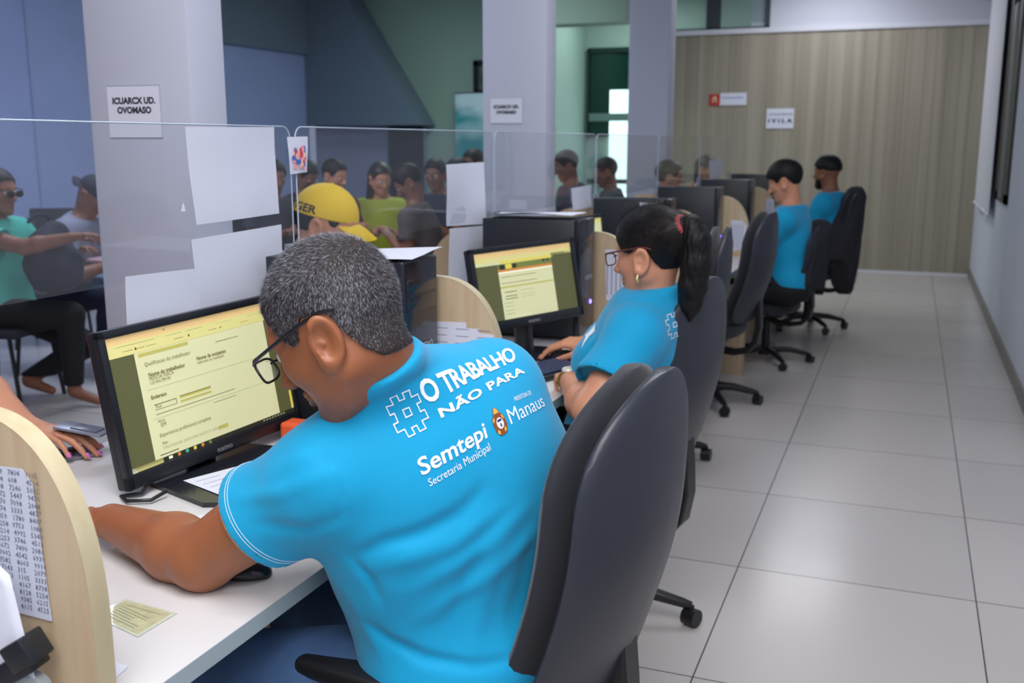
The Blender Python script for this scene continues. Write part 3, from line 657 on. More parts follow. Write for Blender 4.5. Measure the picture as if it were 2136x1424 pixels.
def shirt_fn(H, sl=.62, o=.012, flare=.022, folds=(), hem=-.05, neck=.064, collar=None, sleeve_r=.066, noise=.0, tail=0.):
    j = H.J; top = H.hc + H.H @ np.array((-.03, 0, -.05)) * H.hs; nb = H.mid + H.up * .03 - H.fwd * .012
    ca = collar[0] if collar else nb + H.up * .035; cn = collar[1] if collar else (H.up * .94 + H.fwd * -.0 + (top - nb) * .6)
    ca = np.array(ca, float); cn = np.array(cn, float); cn /= np.linalg.norm(cn)
    def f(p):
        d = smin(H.torso(p, o), H.neck(p, .008), .03)
        for q in 'lr':
            sh, el = j[q + 's'], j[q + 'e']; e = sh + (el - sh) * sl; ax = (el - sh) / np.linalg.norm(el - sh); r = sleeve_r * H.a
            c = cone(p, sh, e, r - .004, r + flare); c = smin(c, cone(p, e, e + ax * .05, r + flare, r + flare + .002), .004); c = smax(c, (p - _v(e)) @ _v(ax), .004)
            inner = cone(p, e - ax * .008, e + ax * .1, r + flare - .008, r + flare - .008); inner = np.maximum(inner, -((p - _v(e)) @ _v(ax)) - .014); c = smax(c, -inner, .003)
            d = smin(d, c, .045)
        if tail: d = smin(d, ell(p, j['pel'] + H.fwd * .012, (.118 * H.g + o, .178 * H.g + o, .13), H.TH), .05)
        for P_, w, h in folds:
            n = len(P_) - 1; best = np.full(len(p), 9., np.float32); T_ = np.zeros(len(p), np.float32)
            for i in range(n):
                a = _v(P_[i]); b = _v(P_[i + 1]); ba = b - a; t = np.clip(((p - a) @ ba) / float(ba @ ba), 0, 1); r = np.linalg.norm(p - a - t[:, None] * ba, axis=1); k = r < best; best[k] = r[k]; T_[k] = (i + t[k]) / n
            d = d - h * np.exp(-(best / w) ** 2) * np.sin(np.pi * (T_ * .90 + .05)) ** .7
        if noise: d = d - noise * (np.sin(p[:, 0] * 31 + p[:, 2] * 17) * np.sin(p[:, 1] * 27 - p[:, 2] * 23) + .5 * np.sin(p[:, 0] * 61 - p[:, 1] * 47 + p[:, 2] * 71))
        pd = (p - _v(ca)) @ _v(cn); rr_ = np.linalg.norm(p - _v(ca), axis=1); d = d - .0022 * np.exp(-((pd + .004) / .011) ** 4) * (rr_ < .13)
        # neck opening and hem
        d = smax(d, (p - _v(ca + cn * .012)) @ _v(cn) - 0.0 + np.where(np.linalg.norm(p - _v(ca), axis=1) < .16, 0, -1), .006)
        d = smax(d, (j['pel'][2] + hem) - p[:, 2], .008)
        return d
    return f
def hair_strands(name, f, hc, HM, hs, region, n, ln, wd, mats, comb, seed, parent, lift=.35, weights=None, off=.002):
    """short hairs rooted on the scalp, one mesh; comb(q) gives the lie of the hair in head axes"""
    r = np.random.default_rng(seed); D = r.normal(size=(n * 3, 3)); D /= np.linalg.norm(D, axis=1)[:, None]; D = D.astype(np.float32)
    lo = np.full(len(D), .02, np.float32); hi = np.full(len(D), .19, np.float32); c0 = _v((-.01, 0, .02))
    for _ in range(14): mid_ = (lo + hi) / 2; ins = f(c0 + D * mid_[:, None]) < 0; lo = np.where(ins, mid_, lo); hi = np.where(ins, hi, mid_)
    Q = c0 + D * lo[:, None]; reg = region(Q); pr_ = np.clip(-reg / .02, 0, 1); k = r.random(len(Q)) < pr_; Q = Q[k][:n]
    e = 1e-3; nr = np.stack([f(Q + _v(v) * e) - f(Q - _v(v) * e) for v in np.eye(3)], 1); nr /= np.linalg.norm(nr, axis=1)[:, None] + 1e-9
    cb = comb(Q); cb = cb - nr * (cb * nr).sum(1)[:, None]; cb /= np.linalg.norm(cb, axis=1)[:, None] + 1e-9
    cb = cb + r.normal(size=cb.shape) * .28; l = ln * r.uniform(.6, 1.25, len(Q))[:, None]
    if weights is not None: l = l * weights(Q)[:, None]
    d1 = nr * lift + cb; d1 /= np.linalg.norm(d1, axis=1)[:, None]; d2 = nr * (lift * .4) + cb; d2 /= np.linalg.norm(d2, axis=1)[:, None]
    a = Q + nr * off - nr * .002; b = a + d1 * l * .5; c = b + d2 * l * .5; sd = np.cross(nr, d1); sd /= np.linalg.norm(sd, axis=1)[:, None] + 1e-9
    n_ = len(Q); vs = np.empty((n_, 5, 3)); vs[:, 0] = a - sd * wd; vs[:, 1] = a + sd * wd; vs[:, 2] = b + sd * wd * .8; vs[:, 3] = b - sd * wd * .8; vs[:, 4] = c
    vs = vs.reshape(-1, 3) * hs @ HM.T + hc; me = bpy.data.meshes.new(name); i = np.arange(n_) * 5
    fc = [tuple(t) for t in np.stack([i, i + 1, i + 2, i + 3], 1)] + [tuple(t) for t in np.stack([i + 3, i + 2, i + 4], 1)]
    me.from_pydata(vs.tolist(), [], fc); mi = r.integers(0, len(mats), n_); 
    for m in mats: me.materials.append(m)
    me.polygons.foreach_set('material_index', np.concatenate([mi, mi]).astype(np.int32)); me.update(); o = bpy.data.objects.new(name, me); COL.objects.link(o)
    if parent: local(o, parent)
    return o
def head_pts(H, pts): return [tuple(H.hc + H.H @ (np.array(p) * H.hs)) for p in pts]
def glasses(H, parent, m, style='rect', name='glasses'):
    g = MB()
    for s in (-1, 1):
        g.tube(head_pts(H, [(.113, s * .056, .012), (.10, s * .070, .016), (.04, s * .083, .020), (-.010, s * .088, .022), (-.034, s * .087, .021), (-.052, s * .084, .014)]), [.0022, .0026, .0028, .0028, .0028, .0024], 8)
        w, h = .024, .0165; ring = []
        for k in range(25):
            a = 2 * math.pi * k / 24; c, t = math.cos(a), math.sin(a); ring.append((.117 - abs(c) * .004, s * .032 + w * math.copysign(abs(c) ** .6, c), -.002 + h * math.copysign(abs(t) ** .6, t)))
        g.tube(head_pts(H, ring), .0019, 8, cap=False)
    g.tube(head_pts(H, [(.116, -.010, .004), (.120, 0, .007), (.116, .010, .004)]), .0019, 8)
    o = g.build(name, m, None, 60); local(o, parent)
    ln = MB()
    for s in (-1, 1):
        ring = [(.1165, s * .032 + .022 * math.copysign(abs(math.cos(a)) ** .6, math.cos(a)), -.002 + .0145 * math.copysign(abs(math.sin(a)) ** .6, math.sin(a))) for a in np.linspace(0, 2 * math.pi, 20)[:-1]]
        ln.add(head_pts(H, ring), [tuple(range(19))])
    l = ln.build('lenses', mat('lens', (225, 232, 236), .05, alpha=.18)); l.parent = o; return o
def eyes(H, parent, iris=(40, 26, 18)):
    for s in (-1, 1):
        bm = bmesh.new(); bmesh.ops.create_uvsphere(bm, u_segments=14, v_segments=10, radius=.0125 * H.hs)
        c = H.hc + H.H @ (np.array((.0770, s * .031, .002)) * H.hs); V = np.array([v.co[:] for v in bm.verts]); fs = [tuple(v.index for v in f.verts) for f in bm.faces]; bm.free()
        mb = MB().add(V + c, fs); mb.m = [1 if np.mean(V[list(f)], 0) / (.0125 * H.hs) @ H.H[:, 0] > .88 else 0 for f in fs]
        local(mb.build('eye', [mat('eye_white', (225, 220, 214), .2), mat('iris', iris, .15)], None, 60), parent)
# ================================================================ THE GREY-HAIRED MAN
def man1():
    J = dict(pel=(-.63, 1.475, .60), ls=(-.775, 1.240, .970), rs=(-.628, 1.535, 1.050), le=(-1.01, 1.245, .800), re=(-.93, 1.76, .83), lw=(-1.255, 1.315, .800), rw=(-1.03, 1.60, .795),
             lh=(-.66, 1.40, .565), rh=(-.62, 1.60, .58), lk=(-1.06, 1.29, .56), rk=(-1.10, 1.66, .56), la=(-1.06, 1.36, .12), ra=(-1.10, 1.68, .10), lt=(-1.22, 1.34, .035), rt=(-1.27, 1.68, .035))
    hx, hz = (-.84, -.07, -.54), (-.55, -.10, .83)
    H = Human(J, (-.753, 1.25, 1.193), hx, hz, girth=1.16, arm=1.2, hs=1.03, fat=.006,
              hands=dict(l=dict(x=(-.93, .10, -.10), z=(-.1, 0, 1), m=-1, curl=(.7, .75, .8, .9), thumb=.6, s=1.05), r=dict(x=(-1, -.1, -.1), z=(0, 0, 1), m=1, curl=(.3, .3, .3, .3))),
              extra=[((-.615, 1.49, .88), (.12, .150, .18))])
    P = thing('person', 'grey-haired man in glasses and a blue lettered t-shirt, bent over the nearest desk', 'person', (-.63, 1.5, .5), 0, None)
    lo, hi = H.box(.15)
    net(H.body, lo, hi, .0034, 'body', SKIN1, P)
    folds = []
    def fo(*pts, w=.014, h=.006):
        for a, b in zip(pts, pts[1:]): folds.append((a, b, w, h))
    H.folds = folds
    F = shirt_fn(H, sl=.49, o=.010, flare=.016, folds=FOLDS1, hem=-.07, neck=.060, collar=((-.745, 1.312, 1.128), (-.20, -.40, .85)), sleeve_r=.058, noise=.0008, tail=1)
    sh = net(F, lo, hi, .0045, 'shirt', SHIRT, P)
    tr = lambda p: smax(smin(H.legs(p, .012), ell(p, H.J['pel'] + np.array((0, 0, -.045)), (.14, .18, .095), H.TH), .04), .13 - p[:, 2], .01)
    net(tr, lo, hi, .008, 'jeans', JEANS, P)
    sh_f = lambda p: np.maximum(p[:, 2] - .16, np.minimum(cone(p, J['la'] + np.array((0, 0, -.05)), np.array(J['lt']) + (0, 0, .005), .042, .034), cone(p, J['ra'] + np.array((0, 0, -.05)), np.array(J['rt']) + (0, 0, .005), .042, .034)))
    net(sh_f, (-1.4, 1.2, 0), (-.95, 1.8, .2), .008, 'shoes', mat('shoe_black', (25, 24, 26), .5), P)
    # hair: thin cap under several thousand short strands, grey over black
    core = lambda q: smin(head_core(q, .006), H.neck(_v(H.hc) + (q * H.hs) @ H.H.T) / H.hs, .026)
    line = ([-.14, -.11, -.085, -.066, -.054, -.044, -.036, -.024, .0, .012, .022, .036, .046, .056, .066, .085, .12], [-.050, -.062, -.074, -.078, -.072, -.046, -.010, .022, .028, .020, .004, .002, .014, .038, .062, .070, .078]); region = lambda q: hair_region(q, line)
    cap = lambda p: (lambda q: smax(core(q) - .0030, region(q), .004) * 1.03)(((p - _v(H.hc)) @ H.H) / H.hs)
    hm = [mat('hair_black', (20, 20, 24), .5), mat('hair_grey', (96, 98, 108), .45), mat('hair_silver', (176, 178, 190), .4), mat('hair_black', (20, 20, 24), .5), mat('hair_dark', (44, 44, 50), .5)]
    hr = net(cap, H.hc - .15, H.hc + .15, .003, 'hair', mat('hair_base', (50, 42, 40), .85), P)
    def comb(q): return np.stack([.25 + 0 * q[:, 0] - np.where(q[:, 2] < .06, .1, 0), q[:, 1] * 9, -.9 + np.clip(q[:, 2] - .07, 0, 1) * 22], 1) + np.where(q[:, 2:3] > .075, np.array([[1.1, 0, 0]]), 0)
    st = hair_strands('hair_strands', core, H.hc, H.H, H.hs, region, 52000, .0085, .00017, hm, comb, 3, None, lift=.8, weights=lambda q: np.clip(.85 + (q[:, 2] + .03) * 4, .75, 1.15), off=.003)
    st.parent = hr; tag(st, kind='stuff')
    glasses(H, P, mat('black_frame_plastic', (20, 20, 24), .25)); eyes(H, P)
    return P, H, sh, F
FOLDS1 = [([(-0.721, 1.219, 0.86), (-0.672, 1.224, 0.884), (-0.623, 1.25, 0.896), (-0.58, 1.289, 0.917), (-0.556, 1.323, 0.946)], 0.012, -0.0065), ([(-0.718, 1.222, 0.852), (-0.698, 1.231, 0.822), (-0.69, 1.244, 0.783)], 0.009, -0.006), ([(-0.648, 1.249, 0.803), (-0.598, 1.275, 0.831), (-0.554, 1.317, 0.858), (-0.51, 1.383, 0.901)], 0.014, 0.005), ([(-0.642, 1.267, 0.75), (-0.59, 1.292, 0.787), (-0.545, 1.334, 0.815), (-0.504, 1.389, 0.854)], 0.014, 0.005), ([(-0.725, 1.262, 0.738), (-0.691, 1.265, 0.711), (-0.636, 1.269, 0.688), (-0.563, 1.3, 0.671), (-0.519, 1.346, 0.668)], 0.01, -0.006), ([(-0.529, 1.352, 0.902), (-0.544, 1.331, 0.831), (-0.565, 1.323, 0.754), (-0.569, 1.304, 0.692)], 0.02, 0.004), ([(-0.559, 1.311, 0.86), (-0.581, 1.298, 0.801), (-0.602, 1.29, 0.747)], 0.014, -0.0035), ([(-0.504, 1.39, 0.846), (-0.521, 1.381, 0.767), (-0.526, 1.355, 0.699)], 0.016, -0.003), ([(-0.887, 1.172, 0.939), (-0.796, 1.16, 0.965), (-0.727, 1.178, 0.997)], 0.012, 0.004), ([(-0.846, 1.164, 0.907), (-0.768, 1.174, 0.907), (-0.717, 1.184, 0.932)], 0.012, -0.004), ([(-0.79, 1.23, 1.05), (-0.731, 1.185, 1.012), (-0.714, 1.181, 0.959), (-0.728, 1.192, 0.903)], 0.005, -0.0022), ([(-0.733, 1.252, 1.078), (-0.665, 1.237, 1.123), (-0.64, 1.294, 1.152)], 0.01, 0.0028), ([(-0.711, 1.248, 1.074), (-0.648, 1.262, 1.112), (-0.631, 1.374, 1.129)], 0.009, -0.0025), ([(-0.691, 1.227, 0.843), (-0.636, 1.243, 0.86), (-0.585, 1.283, 0.874), (-0.539, 1.339, 0.913)], 0.013, 0.006), ([(-0.738, 1.25, 0.772), (-0.726, 1.269, 0.719), (-0.701, 1.267, 0.677)], 0.012, 0.004), ([(-0.828, 1.173, 0.982), (-0.765, 1.177, 1.017), (-0.745, 1.209, 1.042)], 0.014, 0.003)]
FOLDS1 = [(p_, w_, h_ * 1.35) for p_, w_, h_ in FOLDS1]
MAN1 = man1()
# ================================================================ THE OTHER PEOPLE
def ik(a, c, l1, l2, pole):
    a, c = np.array(a, float), np.array(c, float); d = c - a; L = min(np.linalg.norm(d), (l1 + l2) * .995); u = d / np.linalg.norm(d); x = (l1 * l1 - l2 * l2 + L * L) / (2 * L); h = math.sqrt(max(l1 * l1 - x * x, 0))
    p = np.array(pole, float); p = p - u * (p @ u); p /= np.linalg.norm(p); return a + u * x + p * h, a + u * L
def seated(pel, yaw, lean=.12, hd=(0, 0), lw=None, rw=None, lf=(.45, .10), rf=(.45, -.10), sc=1., sw=.185, hoff=(.05, 0, 0), knee=None, floor=0.):
    """joint set for a seated figure; yaw is the facing direction; lw / rw and feet in figure axes (x forward, y left, z up from the seat)"""
    c, s = math.cos(yaw), math.sin(yaw); M = np.array([[c, -s, 0], [s, c, 0], [0, 0, 1]]); pel = np.array(pel, float); W_ = lambda v: pel + M @ (np.array(v, float) * sc)
    la = math.atan(lean); t = .43; sx, sz = math.sin(la) * t / .43 * .43, math.cos(la) * .43
    J = dict(pel=pel, ls=W_((sx, sw, sz)), rs=W_((sx, -sw, sz)), lh=W_((.02, .09, -.02)), rh=W_((.02, -.09, -.02)))
    lw = lw or (.36, .14, .14); rw = rw or (.36, -.14, .14)
    for q, w, sd in (('l', lw, 1), ('r', rw, -1)):
        e, w2 = ik(J[q + 's'], W_(w), .29 * sc, .25 * sc, M @ np.array((-.5, sd * .45, -.7))); J[q + 'e'] = e; J[q + 'w'] = w2
    for q, f, sd in (('l', lf, 1), ('r', rf, -1)):
        an = W_((f[0], f[1], 0)); an[2] = floor + .10 + (f[2] if len(f) > 2 else 0); k, an2 = ik(J[q + 'h'], an, .43 * sc, .42 * sc, M @ np.array((.6, 0, 1.))); J[q + 'k'] = k; J[q + 'a'] = an2; J[q + 't'] = an2 + M @ np.array((.14, 0, -.065)) 
    hx = M @ np.array((math.cos(hd[0]) * math.cos(hd[1]), math.sin(hd[0]) * math.cos(hd[1]), -math.sin(hd[1]))); hz = M @ np.array((math.cos(hd[0]) * math.sin(hd[1]), math.sin(hd[0]) * math.sin(hd[1]), math.cos(hd[1])))
    hc = W_((sx + hoff[0], hoff[1], sz + .235 + hoff[2])); return J, hc, hx, hz
def hands_for(J, M=None, curl=(.8, .85, .9, .95)):
    h = {}
    for q, m in (('l', -1), ('r', 1)):
        d = J[q + 'w'] - J[q + 'e']; h[q] = dict(x=d / np.linalg.norm(d), z=(0, .05, 1), m=m, curl=curl)
    return h
def cap_fn(H, t=.006, line=ZL, k=.004, extra=None):
    core = lambda q: head_core(q, H.fat)
    def f(p):
        q = ((p - _v(H.hc)) @ H.H) / H.hs; d = smax(core(q) - t * np.clip(.5 + (q[:, 2] + .03) * 6, .35, 1.), hair_region(q, line), k) * 1.02 * H.hs
        if extra is not None: d = smin(d, extra(q) * H.hs, .012)
        return d
    return f
def person(label, H, shirt, trous, skin, hair=None, hres=.006, res=.008, sl=.58, group=None, cap=None, shoes=None, hair_line=ZL, hair_t=.010, hair_extra=None, o=.012, face=True, hairmat=None, hem=-.06, folds=(), noise=.0006, collar=None, sleeve_r=.060, tail=1, flare=.014):
    P = thing('person', label, 'person', tuple(H.J['pel'] - np.array((0, 0, .1))), 0, group); lo, hi = H.box(.16)
    net(H.body, lo, hi, hres, 'body', skin, P)
    F = shirt_fn(H, sl=sl, o=o, hem=hem, noise=noise, tail=tail, folds=folds, collar=collar, sleeve_r=sleeve_r, flare=flare)
    H.F = F; H.shirt = net(F, lo, hi, res, 'shirt', shirt, P)
    tr = lambda p: smax(smin(H.legs(p, .014), ell(p, H.J['pel'] + np.array((0, 0, -.02)), (.14 * H.g, .185 * H.g, .11), H.TH), .05), .12 - p[:, 2], .01)
    net(tr, lo, hi, max(res, .009), 'trousers', trous, P)
    if shoes:
        sf = lambda p: np.minimum(*[cone(p, H.J[q + 'a'] + np.array((0, 0, -.045)), H.J[q + 't'] + np.array((0, 0, .0)), .045, .036) for q in 'lr'])
        net(sf, lo - .05, hi + .05, .012, 'shoes', shoes, P)
    if hair:
        net(cap_fn(H, hair_t, hair_line, extra=hair_extra), H.hc - .32, H.hc + .2, .0045 if hres < .006 else .007, 'hair', hair, P)
    if face: eyes(H, P)
    return P
HB = mat('hair_jet', (15, 13, 14), .55, spec=.3, bump=1., bscale=160, stretch=(1, 1, .12)); HBR = mat('hair_dark_brown', (34, 24, 22), .45, bump=.6, bscale=60)

# ---- the woman with the ponytail
def woman():
    J = dict(pel=(-.735, 2.74, .59), ls=(-.635, 2.525, .960), rs=(-.675, 2.87, .970), le=(-.70, 2.355, .795), re=(-.74, 3.06, .80), lw=(-.842, 2.615, .805), rw=(-.925, 3.08, .815),
             lh=(-.70, 2.66, .57), rh=(-.70, 2.84, .57), lk=(-1.06, 2.66, .58), rk=(-1.06, 2.86, .58), la=(-1.02, 2.66, .11), ra=(-1.02, 2.86, .11), lt=(-1.2, 2.66, .035), rt=(-1.2, 2.86, .035))
    H = Human(J, (-.635, 2.680, 1.155), (-.93, .30, -.16), (-.14, .04, 1), girth=1.02, arm=1.08, hs=.98, fat=.002, fem=.8, bust=1,
              hands=dict(l=dict(x=(-.40, .90, -.06), z=(-.1, -.1, 1), m=-1, curl=(1.1, 1.15, 1.2, 1.2), thumb=.8, s=.93), r=dict(x=(-.97, .0, -.05), z=(0, -.25, 1), m=1, curl=(.45, .55, .75, .8), thumb=.2, spread=.14, s=.95)))
    tie = H.hc + H.H @ np.array((-.108, 0, .062)) * H.hs; T = (tie - H.hc) @ H.H / H.hs
    pts = [T + np.array(v) for v in ((0, 0, 0), (-.026, 0, .002), (-.036, -.0, -.04), (-.026, -.0, -.10), (-.008, -.0, -.16), (.006, -.0, -.21), (.012, 0, -.25))]; rr = [.014, .024, .034, .038, .036, .028, .008]
    def pony(q):
        d = 9.
        for i in range(6): d = smin(d, cone(q, pts[i], pts[i + 1], rr[i], rr[i + 1]), .02) if i else cone(q, pts[0], pts[1], rr[0], rr[1])
        a = np.arctan2(q[:, 1], q[:, 0] - T[0] + .06); d = d - .0016 * np.sin(a * 22 + q[:, 2] * 6)
        return d
    def bun(q):
        return smin(pony(q), cone(q, (-.06, 0, .04), T, .045, .014), .03)
    line = ([-.14, -.09, -.066, -.052, -.034, .0, .012, .024, .045, .06, .075, .12], [-.105, -.100, -.088, -.045, .014, .026, .012, .008, .018, .040, .066, .076])
    fo = [([(-.62, 2.56, .92), (-.66, 2.52, .86), (-.70, 2.50, .80)], .012, .006), ([(-.60, 2.62, .90), (-.59, 2.58, .84), (-.60, 2.54, .78)], .014, .006), ([(-.66, 2.50, .86), (-.74, 2.44, .84)], .010, -.006), ([(-.68, 2.60, .98), (-.76, 2.58, .92), (-.80, 2.58, .84)], .012, .006), ([(-.56, 2.50, .94), (-.57, 2.47, .88), (-.60, 2.45, .83)], .010, -.004), ([(-.60, 2.50, 1.02), (-.68, 2.47, .97), (-.74, 2.47, .90)], .010, .003)]
    P = person('woman with a black ponytail, glasses and a blue t-shirt, at the second desk', H, SHIRT, BLKT, SKIN2, HB, hres=.0042, res=.0055, sl=.70, hair_line=line, hair_t=.015, hair_extra=bun, hem=-.07, folds=fo, sleeve_r=.062, flare=.020, noise=.0012,
               collar=((-.650, 2.692, 1.054), (-.10, -.03, 1)), shoes=mat('shoe_black', (25, 24, 26), .5))
    hr = [c for c in P.children if c.name.startswith('hair')][0]; SM = [mat('strand_black', (22, 19, 20), .38, spec=.5), mat('strand_brown', (44, 32, 30), .4, spec=.5), mat('strand_black', (22, 19, 20), .38)]
    capf = lambda q: head_core(q, .002) - .014 * np.clip(.5 + (q[:, 2] + .03) * 6, .35, 1.)
    st = hair_strands('hair_strands', capf, H.hc, H.H, H.hs, lambda q: hair_region(q, line) + .012, 15000, .045, .00022, SM, lambda q: (T[None] - q), 5, None, lift=.03, off=.0012); st.parent = hr; tag(st, kind='stuff')
    r_ = random.Random(9); tb = MB()
    for k in range(420):
        a = r_.uniform(0, 2 * math.pi); e = r_.uniform(.92, 1.06); end = r_.uniform(.8, 1.02); pp = []
        for t in np.linspace(.3, 6 * end, 12):
            i = min(int(t), 5); u_ = t - i; c = pts[i] * (1 - u_) + pts[i + 1] * u_; rad = (rr[i] * (1 - u_) + rr[i + 1] * u_) * e; ax_ = pts[i + 1] - pts[i]; fr_ = frame(ax_, (0, 1, 0)); pp.append(c + (fr_[:, 1] * math.cos(a) + fr_[:, 2] * math.sin(a)) * rad)
        tb.tube(head_pts(H, pp), .00055, 3, k % 3, cap=False)
    o = tb.build('ponytail_strands', SM); o.parent = hr; tag(o, kind='stuff')
    # hair tie, glasses, earring, necklace, watch
    tt = MB(); a = frame(T - np.array((-.06, 0, .04)), (0, 0, 1)); ring = [T + a[:, 1] * .026 * math.cos(t) + a[:, 2] * .026 * math.sin(t) for t in np.linspace(0, 2 * math.pi, 25)]
    local(tt.tube(head_pts(H, ring), .011, 10, cap=False).build('hair_tie', mat('coral_tie', (250, 96, 104), .6), None, 60), P)
    glasses(H, P, mat('brown_frame', (96, 44, 40), .3))
    local(MB().tube(head_pts(H, [(-.006, .089, -.050), (-.002, .092, -.060), (-.006, .092, -.070)]), [.003, .0055, .003], 10).build('earring', mat('gold', (220, 205, 150), .2, .8), None, 60), P)
    nk = np.array((-.638, 2.692, 1.068)); ring = [nk + np.array((.052 * math.cos(t), .052 * math.sin(t), .014 * math.cos(t))) for t in np.linspace(0, 2 * math.pi, 40)]
    local(MB().tube([tuple(v) for v in ring], .0016, 6, cap=False).build('necklace', MC['gold'], None, 60), P)
    w = np.array(J['lw']); d = w - np.array(J['le']); d /= np.linalg.norm(d); u = np.array((-.1, -.1, 1)); u = u - d * (u @ d); u /= np.linalg.norm(u); v = np.cross(d, u); c = w - d * .012
    ring = [tuple(c + u * .031 * math.sin(t) + v * .0315 * math.cos(t)) for t in np.linspace(0, 2 * math.pi, 33)]
    wt = local(MB().tube(ring, .0042, 8, cap=False).build('watch_strap', mat('olive_gold', (120, 108, 48), .3, .5), None, 60), P)
    fc = c + u * .030; M = Matrix(np.vstack([np.column_stack([d, v, u, fc]), [0, 0, 0, 1]]).tolist())
    ds = MB().lathe([(.019, 0), (.0195, .004), (.017, .007)], 24, M=M).build('watch_face', mat('watch_dial', (235, 232, 225), .15, .3), None, 40); ds.parent = wt
    return P, H
WOMAN, WH = woman()

# ---- the two young men further down the counter
def man4():
    J, hc, hx, hz = seated((-.665, 6.74, .55), R(176), .08, (R(-6), R(20)), lw=(.44, .12, .23), rw=(.44, -.12, .23), hoff=(.045, 0, -.01))
    H = Human(J, hc, hx, hz, girth=.98, arm=1.0, hs=1.0, hands=hands_for(J, curl=(.6,) * 4))
    return person('young man with black hair and a blue t-shirt at the fifth desk', H, SHIRT, BLKT, SKIN2, HB, hres=.006, res=.008, sl=.72, hair_t=.022, hair_line=([-.12, -.09, -.06, -.045, -.03, .0, .014, .03, .05, .07, .12], [-.055, -.055, -.040, .0, .022, .024, .005, -.004, .030, .040, .052]), shoes=mat('shoe_black', (25, 24, 26), .5)), H
def man5():
    J, hc, hx, hz = seated((-.545, 8.20, .57), R(170), .05, (R(-18), R(4)), lw=(.40, .14, .20), rw=(.40, -.14, .20), hoff=(.03, 0, -.01))
    H = Human(J, hc, hx, hz, girth=1.0, arm=1.05, hs=1.0, hands=hands_for(J))
    P = person('bearded man with a faded haircut and blue t-shirt, farthest at the counter', H, SHIRT, BLKT, SKIN3, HB, hres=.007, res=.009, sl=.60, hair_t=.014, hair_line=([-.12, -.06, -.03, .03, .06, .12], [.0, .008, .014, .022, .045, .06]), shoes=mat('shoe_black', (25, 24, 26), .5))
    core = lambda q: head_core(q, .004); bd = lambda p: (lambda q: smax(smax(core(q) - .006, q[:, 2] + .052, .01), .018 - q[:, 0], .01))(((p - _v(H.hc)) @ H.H) / H.hs)
    net(bd, H.hc - .17, H.hc + .13, .006, 'beard', HB, P); return P, H
M4 = man4(); M5 = man5()

# ---- waiting room
def wchair():
    t = thing('waiting_chair', '', 'waiting chair'); m = mat('black_mesh_fabric', (40, 42, 52), .8, bump=.5, bscale=500); f = mat('black_frame', (22, 26, 28), .35)
    mb = MB().bbox((-.22, -.22, .40), (.24, .22, .45), .02, 2); mb.build('seat', m, t, 50)
    vs = []; n = 8
    mb = MB().bbox((-.025, -.20, -.19), (.02, .20, .19), .018, 2, 0, MT((-.26, 0, .78), (0, R(-10), 0))); mb.build('backrest', m, t, 50)
    MB().tube([(-.22, 0, .42), (-.27, 0, .50), (-.27, 0, .68)], .02, 8).build('back_bar', f, t, 50)
    for x in (-.19, .20):
        for y in (-.20, .20): MB().tube([(x * .85, y * .9, .41), (x * 1.1, y, .0)], .012, 8).build('leg', f, t, 50)
    return t
WC = [None]
def put_chair(x, y, yaw, label):
    t = wchair() if WC[0] is None else dup(WC[0]); WC[0] = WC[0] or t; t.location = (x, y, 0); t.rotation_euler = (0, 0, yaw); t['label'] = label; t['group'] = 'waiting room chairs'
TSHOE = mat('shoe_dark_blue', (40, 60, 110), .6); POLO = mat('mint_polo', (60, 176, 160), .75); GREYT = mat('grey_tshirt', (128, 132, 152), .8); NAVY = mat('navy_cloth', (16, 22, 48), .8, bump=.4, bscale=300); RED = mat('dark_red_shirt', (112, 40, 44), .8); YEL = mat('lime_yellow_top', (176, 186, 60), .8); DARKT = mat('charcoal_shirt', (52, 54, 66), .8)
def bgperson(label, pel, yaw, shirt, trous, skin=None, lean=.2, hd=(0, .3), lw=None, rw=None, chair=None, hair=HB, group=None, hair_t=.012, res=.011, hs=1., shoes=TSHOE, girth=1., extra=None, line=ZL, lf=(.45, .10), rf=(.45, -.10), hoff=(.05, 0, 0), face=False, hres=None):
    J, hc, hx, hz = seated(pel, yaw, lean, hd, lw, rw, lf, rf, hoff=hoff)
    H = Human(J, hc, hx, hz, girth=girth, hs=hs, hands=hands_for(J))
    P = person(label, H, shirt, trous, skin or SKIN3, hair, hres=hres or .009, res=res, hair_t=hair_t, shoes=shoes, group=group, face=face, hair_extra=extra, hair_line=line)
    if chair: put_chair(pel[0] - math.cos(yaw) * .02, pel[1] - math.sin(yaw) * .02, yaw, chair)
    return P, H
# mint polo man with dark glasses, navy rucksack on his lap
MP, MH = bgperson('man in mint polo and dark glasses at the far left, rucksack on his lap', (-4.69, 4.22, .53), R(12), POLO, BLKT, SKIN3, lean=.02, hd=(R(-8), R(6)), lw=(.36, .20, .30), rw=(.53, -.12, .42), lf=(.02, .14), rf=(.42, -.04), chair='black waiting chair under the man in the mint polo', face=True, hres=.007, res=.009, hoff=(.03, 0, -.01), shoes=None, hair_t=.010)
glasses(MH, MP, mat('black_frame_plastic', (20, 20, 24), .25))
sg = MB()
for s in (-1, 1): sg.add(head_pts(MH, [(.119, s * .032 + .026 * math.cos(a), -.002 + .017 * math.sin(a)) for a in np.linspace(0, 2 * math.pi, 17)[:-1]] + [(.117, s * .032 + .026 * math.cos(a), -.002 + .017 * math.sin(a)) for a in np.linspace(0, 2 * math.pi, 17)[:-1]]), [tuple(range(16)), tuple(range(31, 15, -1))] + [(i, (i + 1) % 16, (i + 1) % 16 + 16, i + 16) for i in range(16)])
local(sg.build('sunglass_lenses', mat('dark_lens', (16, 18, 22), .1)), MP)
bag = thing('backpack', 'navy blue rucksack resting on the lap of the man in the mint polo', 'backpack', (-4.36, 4.26, .72))
BM = MT((-4.36, 4.26, .86), (0, R(14), R(12)))
